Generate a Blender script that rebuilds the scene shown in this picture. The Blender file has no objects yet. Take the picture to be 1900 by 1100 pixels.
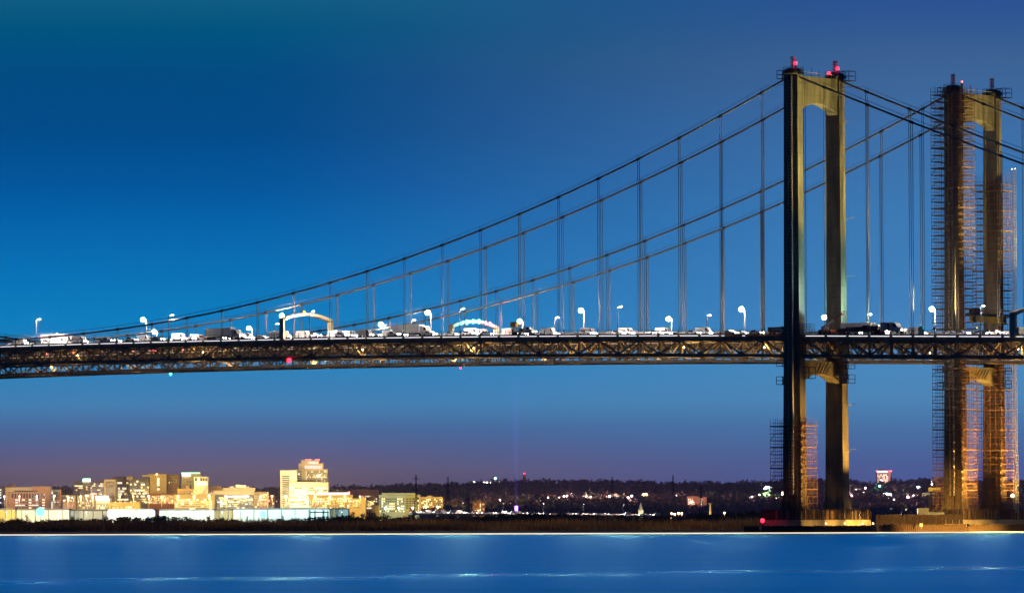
import bpy, math, random
import numpy as np
from mathutils import Vector, Matrix, Euler
random.seed(7)
S = bpy.context.scene
COL = S.collection
R = math.radians
rnd = random.random
def U(a, b): return a + (b - a) * rnd()

# ------------------------------------------------------------------ camera
F = 9715.0                       # focal length in photo pixels (1900 wide)
PITCH = math.atan((975 - 550) / F)
ROLL = R(0.15)
CAMZ = 2.3
CAMR = Euler((R(90) + PITCH, 0, 0)).to_matrix() @ Matrix.Rotation(-ROLL, 3, 'Z')
cd = bpy.data.cameras.new('camera')
cam = bpy.data.objects.new('camera', cd)
COL.objects.link(cam)
cd.sensor_width = 36
cd.lens = 36 * F / 1900
cd.clip_start = 1
cd.clip_end = 60000
cam.location = (0, 0, CAMZ)
cam.rotation_euler = CAMR.to_euler()
S.camera = cam

def P(px, py, D):
    d = CAMR @ Vector(((px - 950) / F, -(py - 550) / F, -1))
    k = D / d.y
    return Vector((d.x * k, D, CAMZ + d.z * k))

# ------------------------------------------------------------------ materials
def nt(m):
    m.use_nodes = True
    return m.node_tree.nodes, m.node_tree.links

MATS = {}
def mat(name, col, rough=.7, metal=0.0, var=.25, scale=.6, em=None, es=0, spec=.3, seam=None, stretch=(1, 1, 1), bump=0):
    m = bpy.data.materials.new(name)
    n, l = nt(m)
    b = n['Principled BSDF']
    b.inputs['Roughness'].default_value = rough
    b.inputs['Metallic'].default_value = metal
    b.inputs['Specular IOR Level'].default_value = spec
    c = (*col, 1)
    b.inputs['Base Color'].default_value = c
    if var:
        tc = n.new('ShaderNodeTexCoord')
        mp = n.new('ShaderNodeMapping'); mp.inputs['Scale'].default_value = stretch
        l.new(tc.outputs['Object'], mp.inputs[0])
        no = n.new('ShaderNodeTexNoise'); no.inputs['Scale'].default_value = scale; no.inputs['Detail'].default_value = 5
        l.new(mp.outputs[0], no.inputs['Vector'])
        mr = n.new('ShaderNodeMapRange'); mr.inputs[1].default_value = .3; mr.inputs[2].default_value = .7
        mr.inputs[3].default_value = 1 - var; mr.inputs[4].default_value = 1 + var * .6
        l.new(no.outputs['Fac'], mr.inputs[0])
        mx = n.new('ShaderNodeMix'); mx.data_type = 'RGBA'; mx.blend_type = 'MULTIPLY'; mx.inputs[0].default_value = 1
        mx.inputs[6].default_value = c
        l.new(mr.outputs[0], mx.inputs[7])
        out = mx.outputs[2]
        if seam:                                       # plate joints every `seam` metres of height
            sx = n.new('ShaderNodeSeparateXYZ'); l.new(tc.outputs['Object'], sx.inputs[0])
            a = n.new('ShaderNodeMath'); a.operation = 'DIVIDE'; a.inputs[1].default_value = seam; l.new(sx.outputs[2], a.inputs[0])
            f = n.new('ShaderNodeMath'); f.operation = 'FRACT'; l.new(a.outputs[0], f.inputs[0])
            g = n.new('ShaderNodeMath'); g.operation = 'LESS_THAN'; g.inputs[1].default_value = .05; l.new(f.outputs[0], g.inputs[0])
            m2 = n.new('ShaderNodeMix'); m2.data_type = 'RGBA'
            l.new(g.outputs[0], m2.inputs[0]); l.new(out, m2.inputs[6]); m2.inputs[7].default_value = (*[q * .62 for q in col], 1)
            out = m2.outputs[2]
        l.new(out, b.inputs['Base Color'])
        if bump:
            bp = n.new('ShaderNodeBump'); bp.inputs['Strength'].default_value = bump
            l.new(no.outputs['Fac'], bp.inputs['Height']); l.new(bp.outputs[0], b.inputs['Normal'])
    if em:
        b.inputs['Emission Color'].default_value = (*em, 1)
        b.inputs['Emission Strength'].default_value = es
    MATS[name] = m
    return m

M = {}
def mk(key, *a, **k): M[key] = mat(key, *a, **k)
mk('tower_steel', (.17, .15, .095), .6, 0, .5, .6, seam=3.4, stretch=(1, 1, .16))
mk('truss_steel', (.21, .165, .11), .6, .0, .35, .5)
mk('cable_steel', (.16, .14, .10), .5, .3, .2, .4)
mk('hanger_steel', (.15, .13, .095), .5, .3, .15, .3)
mk('dark_steel', (.045, .042, .04), .6, .2, .3, 1)
mk('lamp_grey', (.22, .21, .2), .6, .2, .1, .8)
mk('rust_pipe', (.27, .15, .07), .8, 0, .4, .8)
mk('plank', (.28, .17, .09), .85, 0, .4, .7)
mk('asphalt', (.055, .055, .056), .9, 0, .3, .3)
mk('parapet', (.62, .60, .56), .8, 0, .2, .4)
mk('galv', (.5, .5, .48), .45, .4, .15, .8)
mk('cream_paint', (.72, .64, .42), .5, 0, .12, .5)
mk('yellow_paint', (.75, .48, .05), .5, 0, .2, .5)
mk('concrete', (.40, .36, .28), .85, 0, .3, .35)
mk('concrete_pale', (.55, .47, .30), .85, 0, .3, .35)
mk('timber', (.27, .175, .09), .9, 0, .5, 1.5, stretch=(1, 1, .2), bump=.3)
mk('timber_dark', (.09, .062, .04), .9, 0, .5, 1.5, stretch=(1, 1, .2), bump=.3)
mk('fence_panel', (.055, .036, .026), .8, 0, .4, .8)
mk('red_paint', (.60, .03, .03), .5, 0, .1, 1)
mk('white_paint', (.80, .80, .78), .4, 0, .08, 1)
mk('blue_plastic', (.02, .30, .50), .4, 0, .1, 1)
mk('orange_paint', (.75, .22, .03), .5, 0, .15, 1)
mk('rubber', (.02, .02, .02), .8, 0, .1, 1)
mk('glass', (.02, .025, .03), .08, 0, 0, spec=.6)
mk('car_silver', (.55, .56, .58), .3, .4, .03, 1)
mk('car_dark', (.06, .07, .09), .25, .3, .03, 1)
mk('car_red', (.35, .03, .03), .25, .2, .03, 1)
mk('marsh_soil', (.05, .038, .025), .95, 0, .5, .02)
mk('reed', (.20, .13, .065), .9, 0, .45, .03)
mk('scrub_leaf', (.045, .04, .022), .9, 0, .5, .05)
mk('bark', (.06, .045, .03), .95, 0, .4, 1)
mk('lattice', (.10, .07, .06), .6, .3, .2, .1)
mk('brick_red', (.42, .17, .11), .85, 0, .2, .1)
mk('roof_grey', (.20, .20, .21), .9, 0, .2, .1)
def lampm(key, col, st): M[key] = mat(key, (.8, .8, .8), .5, 0, 0, em=col, es=st)
lampm('lens_white', (1, .84, .60), 600)
lampm('lens_soft', (1, .9, .85), 6)
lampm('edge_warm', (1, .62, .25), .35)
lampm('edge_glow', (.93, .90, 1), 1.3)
lampm('head_light', (1, .95, .85), 60)
lampm('tail_light', (1, .05, .04), 14)
lampm('red_lamp', (1, .012, .03), 9)
lampm('cyan_lamp', (.03, .85, .80), 7)
lampm('green_lamp', (.05, .9, .35), 5)
lampm('flood_cool', (.22, 1, .98), 2.2)
lampm('signal_cyan', (.02, .75, .72), 1.8)
lampm('signal_red', (1, .02, .12), 1.8)
lampm('flood_lens', (1, .62, .22), 30)
lampm('town_lamp', (1, .5, .12), 4)
lampm('town_lamp_white', (1, .85, .62), 8)
lampm('violet_lamp', (.35, .15, 1), 8)
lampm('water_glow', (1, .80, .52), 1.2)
lampm('win_warm', (1, .70, .24), 1.15)
lampm('win_white', (1, .90, .62), 1.3)
lampm('win_cool', (.7, .95, 1), 1.2)
lampm('win_pink', (1, .30, .40), 2.0)
lampm('sign_white', (1, .95, .9), 3)
lampm('sign_green', (.2, 1, .55), 3)
lampm('sign_red', (1, .05, .15), 3)
mk('win_dark', (.05, .055, .07), .12, 0, 0, spec=.6)
mk('win_blue', (.06, .09, .15), .12, 0, 0, spec=.6)

# ------------------------------------------------------------------ mesh builder
class MB:
    def __init__(s): s.v = []; s.f = []
    def add(s, vs, fs):
        o = len(s.v); s.v.extend([tuple(v) for v in vs]); s.f.extend([tuple(i + o for i in f) for f in fs]); return s
    def box(s, x0, x1, y0, y1, z0, z1):
        return s.add([(x0, y0, z0), (x1, y0, z0), (x1, y1, z0), (x0, y1, z0), (x0, y0, z1), (x1, y0, z1), (x1, y1, z1), (x0, y1, z1)],
                     [(0, 3, 2, 1), (4, 5, 6, 7), (0, 1, 5, 4), (1, 2, 6, 5), (2, 3, 7, 6), (3, 0, 4, 7)])
    def bar(s, a, b, w, h=None, n=4):              # beam between two points, w across, h deep
        h = h or w
        a, b = Vector(a), Vector(b); d = (b - a)
        if d.length < 1e-6: return s
        d.normalize()
        up = Vector((0, 0, 1)) if abs(d.z) < .95 else Vector((0, 1, 0))
        r = d.cross(up).normalized(); u = r.cross(d)
        r *= w / 2; u *= h / 2
        vs = [a - r - u, a + r - u, a + r + u, a - r + u, b - r - u, b + r - u, b + r + u, b - r + u]
        return s.add(vs, [(0, 1, 2, 3), (7, 6, 5, 4), (0, 4, 5, 1), (1, 5, 6, 2), (2, 6, 7, 3), (3, 7, 4, 0)])
    def tube(s, pts, r, n=6):
        pts = [Vector(p) for p in pts]; k = len(pts)
        rs = r if isinstance(r, (list, tuple)) else [r] * k
        o = len(s.v)
        for i, p in enumerate(pts):
            d = (pts[min(i + 1, k - 1)] - pts[max(i - 1, 0)]).normalized()
            up = Vector((0, 0, 1)) if abs(d.z) < .9 else Vector((0, 1, 0))
            e1 = d.cross(up).normalized(); e2 = e1.cross(d)
            for j in range(n):
                a = 2 * math.pi * j / n
                s.v.append(tuple(p + (e1 * math.cos(a) + e2 * math.sin(a)) * rs[i]))
        for i in range(k - 1):
            for j in range(n):
                s.f.append((o + i * n + j, o + i * n + (j + 1) % n, o + (i + 1) * n + (j + 1) % n, o + (i + 1) * n + j))
        s.f.append(tuple(o + j for j in range(n - 1, -1, -1))); s.f.append(tuple(o + (k - 1) * n + j for j in range(n)))
        return s
    def lathe(s, c, prof, n=12):                    # (radius, z) profile
        o = len(s.v); c = Vector(c)
        for r, z in prof:
            for j in range(n):
                a = 2 * math.pi * j / n; s.v.append((c.x + r * math.cos(a), c.y + r * math.sin(a), c.z + z))
        for i in range(len(prof) - 1):
            for j in range(n):
                s.f.append((o + i * n + j, o + i * n + (j + 1) % n, o + (i + 1) * n + (j + 1) % n, o + (i + 1) * n + j))
        s.f.append(tuple(o + j for j in range(n - 1, -1, -1))); s.f.append(tuple(o + (len(prof) - 1) * n + j for j in range(n)))
        return s
    def ball(s, c, r, n=10):
        k = 6
        return s.lathe((c[0], c[1], c[2]), [(max(.02 * r, r * math.sin(math.pi * i / k)), -r * math.cos(math.pi * i / k)) for i in range(k + 1)], n)
    def prism(s, prof, y0, y1):                     # (x,z) outline, counter-clockwise seen from -y, extruded along y
        n = len(prof)
        vs = [(x, y0, z) for x, z in prof] + [(x, y1, z) for x, z in prof]
        fs = [tuple(range(n)), tuple(range(2 * n - 1, n - 1, -1))] + [(i, i + n, (i + 1) % n + n, (i + 1) % n) for i in range(n)]
        return s.add(vs, fs)
    def mesh(s, name, m):
        me = bpy.data.meshes.new(name); me.from_pydata(s.v, [], s.f); me.materials.append(M[m] if isinstance(m, str) else m); me.update()
        return me
    def build(s, name, m, parent=None, loc=(0, 0, 0), smooth=False):
        o = bpy.data.objects.new(name, s.mesh(name, m)); COL.objects.link(o)
        o.parent = parent; o.location = loc
        if smooth:
            for p in o.data.polygons: p.use_smooth = True
        return o

def inst(name, me, parent, loc=(0, 0, 0), scale=(1, 1, 1), rot=(0, 0, 0)):
    o = bpy.data.objects.new(name, me); COL.objects.link(o); o.parent = parent
    o.location = loc; o.scale = scale; o.rotation_euler = rot
    return o
def tag(o, label=None, cat=None, group=None, kind=None):
    if label: o['label'] = label
    if cat: o['category'] = cat
    if group: o['group'] = group
    if kind: o['kind'] = kind
    return o
def thing(name, label, cat, loc=(0, 0, 0), rz=0, group=None):
    o = bpy.data.objects.new(name, None); COL.objects.link(o); o.empty_display_size = .5
    o.location = loc; o.rotation_euler = (0, 0, rz)
    return tag(o, label, cat, group)
KIDS = {}
def copy_tree(o, loc, rz=None, label=None, group=None):
    c = o.copy(); COL.objects.link(c); c.location = loc
    if rz is not None: c.rotation_euler = (0, 0, rz)
    if label: c['label'] = label
    if group: c['group'] = group
    def rec(src, dst):
        for ch in src.children:
            k = ch.copy(); COL.objects.link(k); k.parent = dst; rec(ch, k)
    rec(o, c)
    return c
UNIT = {}
def unit(m):
    if m not in UNIT: UNIT[m] = MB().box(-.5, .5, -.5, .5, -.5, .5).mesh('block_' + m, m)
    return UNIT[m]

# ------------------------------------------------------------------ sky
def srgb(*c): return tuple(((v / 255) / 12.92 if v / 255 <= .04045 else ((v / 255 + .055) / 1.055) ** 2.4) for v in c)
W = bpy.data.worlds.new('World'); S.world = W; W.use_nodes = True
n, l = W.node_tree.nodes, W.node_tree.links
bg = n['Background']
tc = n.new('ShaderNodeTexCoord'); sx = n.new('ShaderNodeSeparateXYZ'); l.new(tc.outputs['Generated'], sx.inputs[0])
def mrange(src, a, b, c, d, smooth=False):
    q = n.new('ShaderNodeMapRange'); q.inputs[1].default_value = a; q.inputs[2].default_value = b; q.inputs[3].default_value = c; q.inputs[4].default_value = d
    if smooth: q.interpolation_type = 'SMOOTHSTEP'
    l.new(src, q.inputs[0]); return q.outputs[0]
def ramp(src, stops):
    q = n.new('ShaderNodeValToRGB'); e = q.color_ramp.elements
    for i, (p, c) in enumerate(stops):
        el = e[i] if i < 2 else e.new(p)
        el.position = p; el.color = (*srgb(*c), 1)
    l.new(src, q.inputs[0]); return q.outputs[0]
el = mrange(sx.outputs[2], 0, .1, 0, 1)
def yy(y): return (975 - y) / 971.0
left = [(890, (92, 80, 98)), (870, (97, 88, 112)), (840, (86, 92, 134)), (800, (66, 104, 154)), (750, (60, 128, 180)), (690, (34, 130, 186)), (590, (0, 126, 190)), (520, (0, 116, 184)), (440, (0, 104, 174)),
        (350, (0, 88, 158)), (250, (0, 77, 140)), (150, (0, 76, 133)), (60, (0, 86, 130)), (0, (14, 94, 134))]
right = [(900, (74, 88, 148)), (860, (72, 96, 152)), (800, (72, 116, 168)), (740, (76, 136, 186)), (690, (74, 138, 190)), (560, (64, 128, 186)), (400, (60, 122, 180)), (250, (62, 112, 168)), (120, (62, 100, 150)), (50, (50, 90, 150)), (0, (44, 84, 150))]
cl = ramp(el, [(yy(y), c) for y, c in left]); cr = ramp(el, [(yy(y), c) for y, c in right])
az = mrange(sx.outputs[0], -.055, .088, 0, 1, True)
m1 = n.new('ShaderNodeMix'); m1.data_type = 'RGBA'; l.new(az, m1.inputs[0]); l.new(cl, m1.inputs[6]); l.new(cr, m1.inputs[7])
m2 = n.new('ShaderNodeMix'); m2.data_type = 'RGBA'; l.new(mrange(sx.outputs[2], .1, .2, 0, 1, True), m2.inputs[0]); l.new(m1.outputs[2], m2.inputs[6]); m2.inputs[7].default_value = (*srgb(0, 110, 198), 1)
m3 = n.new('ShaderNodeMix'); m3.data_type = 'RGBA'; l.new(mrange(sx.outputs[2], .35, .9, 0, 1, True), m3.inputs[0]); l.new(m2.outputs[2], m3.inputs[6]); m3.inputs[7].default_value = (*srgb(14, 52, 125), 1)
l.new(m3.outputs[2], bg.inputs[0])
hz = mrange(sx.outputs[2], 0, .1, 1.16, .98)
ml = n.new('ShaderNodeMath'); ml.operation = 'MULTIPLY'; l.new(hz, ml.inputs[0]); l.new(mrange(sx.outputs[1], -.35, .6, .05, 1, True), ml.inputs[1])
l.new(ml.outputs[0], bg.inputs[1])

S.view_settings.view_transform = 'Standard'; S.view_settings.look = 'None'; S.view_settings.exposure = 0; S.view_settings.gamma = 1
S.render.engine = 'CYCLES'
S.cycles.use_denoising = True
S.cycles.max_bounces = 5; S.cycles.diffuse_bounces = 2; S.cycles.glossy_bounces = 3; S.cycles.transmission_bounces = 3
S.cycles.sample_clamp_indirect = 4
S.cycles.use_light_tree = True
S.cycles.caustics_reflective = False; S.cycles.caustics_refractive = False

def spot(name, loc, target, power, col, size=60, blend=.5, rad=.5, parent=None):
    d = bpy.data.lights.new(name, 'SPOT'); d.energy = power; d.color = col; d.spot_size = R(size); d.spot_blend = blend; d.shadow_soft_size = rad
    o = bpy.data.objects.new(name, d); COL.objects.link(o); o.location = loc
    v = Vector(target) - Vector(loc); o.rotation_euler = v.to_track_quat('-Z', 'Y').to_euler()
    return o
def point(name, loc, power, col, rad=.5):
    d = bpy.data.lights.new(name, 'POINT'); d.energy = power; d.color = col; d.shadow_soft_size = rad
    o = bpy.data.objects.new(name, d); COL.objects.link(o); o.location = loc; return o
# ------------------------------------------------------------------ bridge frames
# local x runs along the bridge (towards the right bank), y across it (away from the camera), z up from the water
RZ = R(-40)
A0 = Vector((80.9, 1500, 0))
VX = Vector((math.cos(RZ), math.sin(RZ), 0)); VY = Vector((-math.sin(RZ), math.cos(RZ), 0))
ORG = [A0, A0 + VY * 79.5]
CW = 20.3                         # spacing of the two cable planes
def BL(b, X, Y, Z): return ORG[b] + VX * X + VY * Y + Vector((0, 0, Z))
def zd(X):
    return 61.2 - 4.6 * ((327 + X) / 327) ** 2 if X <= 0 else 56.6 - .028 * X
def zc(X):                         # main cable height
    if X <= 0: return 63.3 + 68.2 * ((327 + X) / 327) ** 2
    t = X / 228.0
    return 131.5 - 74 * t - 16 * t * (1 - t)
NEAR, FAR = 0, 1
WHICH = ['nearer', 'farther']
XL, XR = -434.34, 106.68
PAN = 7.62

def tower(b):
    t = thing('bridge_tower', ['tall dark steel bridge tower of the nearer bridge, bare above the deck',
                               'farther bridge tower at right, its legs wrapped in scaffolding'][b], 'bridge tower', ORG[b], RZ)
    zs = [(6.6, 3.85, 1.95), (10.5, 3.2, 1.5), (30, 3.05, 1.42), (60, 2.75, 1.33), (100, 2.55, 1.28), (131.4, 2.42, 1.25)]
    for y0, s in ((0, -1), (CW, 1)):
        m = MB(); o = 0
        gw, gd = .95, .5
        rings = []
        for z, a, w in zs:
            out = [(-a, -w), (-gw, -w), (-gw, -w + gd), (gw, -w + gd), (gw, -w), (a, -w), (a, w), (-a, w)]
            if s > 0: out = [(-x, -y) for x, y in out]
            rings.append([(x, y + y0, z) for x, y in out])
        k = len(rings[0])
        vs = [v for r_ in rings for v in r_]
        fs = [(i * k + j, i * k + (j + 1) % k, (i + 1) * k + (j + 1) % k, (i + 1) * k + j) for i in range(len(rings) - 1) for j in range(k)]
        fs.append(tuple((len(rings) - 1) * k + j for j in range(k)))
        m.add(vs, fs)
        leg = m.build('leg', 'tower_steel', t)
        lad = MB()
        yf = y0 + s * 1.05
        def yl(z): return y0 + s * (1.66 if z > 30 else 1.66 + (30 - z) * .006)
        for q in (-.72, .72): lad.bar((q, yl(11), 11), (q, yl(131), 131), .13, .62)
        for i in range(132):
            z = 11.5 + i * .9
            lad.bar((-.72, yl(z), z), (.72, yl(z), z), .5, .16)
        lad.build('ladder', 'galv', leg)
    # portal struts with arched soffits
    def strut(zt, zsp, zcr, hx, w, name):
        n_ = 18; y0, y1 = w, CW - w
        prof = []
        for i in range(n_ + 1):
            u = i / n_; e = max(0, 1 - (2 * u - 1) ** 2) ** .8; prof.append((y0 + (y1 - y0) * u, zsp + (zcr - zsp) * e))
        prof += [(y1, zt), (y0, zt)]
        k = len(prof)
        vs = [(hx, y, z) for y, z in prof] + [(-hx, y, z) for y, z in prof]
        fs = [(i, i + k, (i + 1) % k + k, (i + 1) % k) for i in range(k)]
        for i in range(n_):                                # front and back as strips so the arch stays clean
            pass
        m = MB(); m.add(vs, fs)
        top0, top1 = k - 1, k - 2
        # face strips
        vs2 = []; fs2 = []
        for h in (hx, -hx):
            o = len(vs2)
            for i in range(n_ + 1):
                y, z = prof[i]; vs2 += [(h, y, z), (h, y, zt)]
            for i in range(n_): fs2.append((o + 2 * i, o + 2 * i + 2, o + 2 * i + 3, o + 2 * i + 1))
        m.add(vs2, fs2)
        st = m.build(name, 'tower_steel', t)
        rb = MB()
        for i in range(1, 9):
            y = y0 + (y1 - y0) * i / 9
            u = i / 9; e = max(0, 1 - (2 * u - 1) ** 2) ** .8
            MB().box(hx, hx + .07, y - .05, y + .05, zsp + (zcr - zsp) * e + .3, zt - .4).build('stiffener', 'tower_steel', st)
            return st
    up = strut(131.2, 120.7, 123.6, 1.7, 1.22, 'portal_strut')
    rl = MB()
    for x in (-1.6, 1.6):
        rl.tube([(x, 1.3, 132.3), (x, CW - 1.3, 132.3)], .06, 4)
        for i in range(9): rl.tube([(x, 2 + i * 1.8, 131.2), (x, 2 + i * 1.8, 132.3)], .05, 4)
    rl.build('walkway_railing', 'galv', up)
    for i, h in ((5, 5.0), (9, 5.2), (12.5, 4)): MB().tube([(0, i, 131.2), (0, i, 131.2 + h * .55)], .08, 4).build('antenna', 'dark_steel', up)
    lo = strut(49.3, 42.9, 45.7, 2.0, 1.38, 'lower_strut')
    for i in range(4):
        MB().bar((2.5, 7.2 + i * 1.55, 45.9), (2.5, 9.6 + i * 1.55, 48.6), .22).build('wind_rod', 'dark_steel', t)
    for y0 in (0, CW):
        c = MB().lathe((0, y0, 131.4), [(2.8, 0), (3.0, .3), (3.0, .9), (2.5, 1.4), (1.5, 1.95), (1.2, 2.0)], 14)
        c.add([(-3.2, y0 - 1.3, 131.4), (3.2, y0 - 1.3, 131.4), (3.2, y0 + 1.3, 131.4), (-3.2, y0 + 1.3, 131.4), (-2.4, y0 - .9, 133), (2.4, y0 - .9, 133), (2.4, y0 + .9, 133), (-2.4, y0 + .9, 133)],
              [(0, 3, 2, 1), (4, 5, 6, 7), (0, 1, 5, 4), (1, 2, 6, 5), (2, 3, 7, 6), (3, 0, 4, 7)])
        cap = c.build('saddle_housing', 'dark_steel', t)
        rr = MB(); pts = [(2.9 * math.cos(q * R(30)), y0 + 2.9 * math.sin(q * R(30)), 133.5) for q in range(13)]
        rr.tube(pts, .05, 4)
        for p in pts[:-1]: rr.tube([p, (p[0], p[1], 131.9)], .04, 4)
        rr.build('guard_rail', 'dark_steel', cap)
        ms = MB()
        for k in range(4): ms.box(-.45, .45, y0 - .45, y0 + .45, 134 + k * .7, 134.35 + k * .7)
        for p in ((-.4, -.4), (.4, -.4), (.4, .4), (-.4, .4)): ms.box(p[0] - .07, p[0] + .07, y0 + p[1] - .07, y0 + p[1] + .07, 133.2, 136.8)
        ms.build('beacon_mast', 'red_paint', t)
    # cages round the cables where they meet the tower, and on the legs under the deck
    for (x, y, z, sx_, sy_, sz_) in ((-3.7, 0, 130.4, 1.1, 1.3, 2.4), (4.4, CW, 130.6, 1.7, 1.6, 2.8), (-4.2, 0, 42.6, 1.1, 1.6, 2.2), (4.2, CW, 43.2, 1.2, 1.6, 2.4),
                                     (4.2, CW, 47.4, 1.2, 1.6, 1.8), (4.0, 1.6, 44.2, 1.2, 1.5, 3.2), (3.6, CW - 2.4, 44.6, 1.1, 1.5, 3.0), (-4.2, 0, 47.8, 1.1, 1.4, 1.7)):
        m = MB()
        for i in (-1, 1):
            for j in (-1, 1): m.bar((x + i * sx_, y + j * sy_, z), (x + i * sx_, y + j * sy_, z + sz_), .14)
        for zz in (z, z + sz_ * .5, z + sz_):
            for i in (-1, 1):
                m.bar((x - sx_, y + i * sy_, zz), (x + sx_, y + i * sy_, zz), .13); m.bar((x + i * sx_, y - sy_, zz), (x + i * sx_, y + sy_, zz), .13)
        m.box(x - sx_, x + sx_, y - sy_, y + sy_, z - .12, z)
        m.build('access_cage', 'dark_steel', t)
    if b == 0:                                             # small davit arms on the rear leg
        for z in (118, 104, 90, 73, 36, 23):
            m = MB(); x = 2.6 + (131 - z) * .004
            m.tube([(x, CW + .6, z), (x + 1.2, CW + .9, z + 1.1), (x + 2.9, CW + 1.2, z + 1.15)], .08, 4); m.tube([(x, CW + .6, z + 1.2), (x + 1.2, CW + .9, z + 1.1)], .06, 4)
            m.build('davit_arm', 'lamp_grey', t)
    return t

tower(NEAR); tower(FAR)

def cable(b, y, label):
    t = thing('suspension_cable', label, 'suspension cable', ORG[b], RZ, 'main cables with their hangers')
    xs = [XL + i * 5.0 for i in range(int((0 - XL) / 5) + 1)] + [0] + [i * 5.0 for i in range(1, 22)]
    MB().tube([(x, y, zc(x)) for x in xs], .30, 8).build('main_cable', 'cable_steel', t, smooth=True)
    for s in (-.5, .5):
        hr = MB(); hr.tube([(x, y + s, zc(x) + 1.15) for x in xs if abs(x) > 5], .035, 4)
        hr.build('hand_rope', 'cable_steel', t)
    hx = [-(11.2 + k * 15.24) for k in range(28)] + [11.2 + k * 15.24 for k in range(7)]
    for x in hx:
        zt, zb = zc(x), zd(x) - .6
        if zt - zb < .8: continue
        m = MB()
        for s in (-.33, .33): m.tube([(x + s, y, zb), (x + s, y, zt - .25)], .10, 5)
        h = m.build('hanger', 'hanger_steel', t)
        d = (zc(x + .5) - zc(x - .5))
        c = MB(); c.tube([(x - .6, y, zt - .6 * d), (x + .6, y, zt + .6 * d)], .42, 8)
        c.tube([(x, y - .5, zt), (x, y - .5, zt + 1.25)], .045, 4); c.tube([(x, y + .5, zt), (x, y + .5, zt + 1.25)], .045, 4)
        c.build('cable_band', 'dark_steel', h)
    return t
cable(NEAR, 0, 'main cable on the camera side of the nearer bridge, topmost of the dark lines')
cable(NEAR, CW, 'second main cable of the nearer bridge, just below and behind the first')
cable(FAR, 0, 'third main cable down, on the camera side of the farther bridge')
cable(FAR, CW, 'lowest and most distant main cable, on the rear of the farther bridge')

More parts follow.
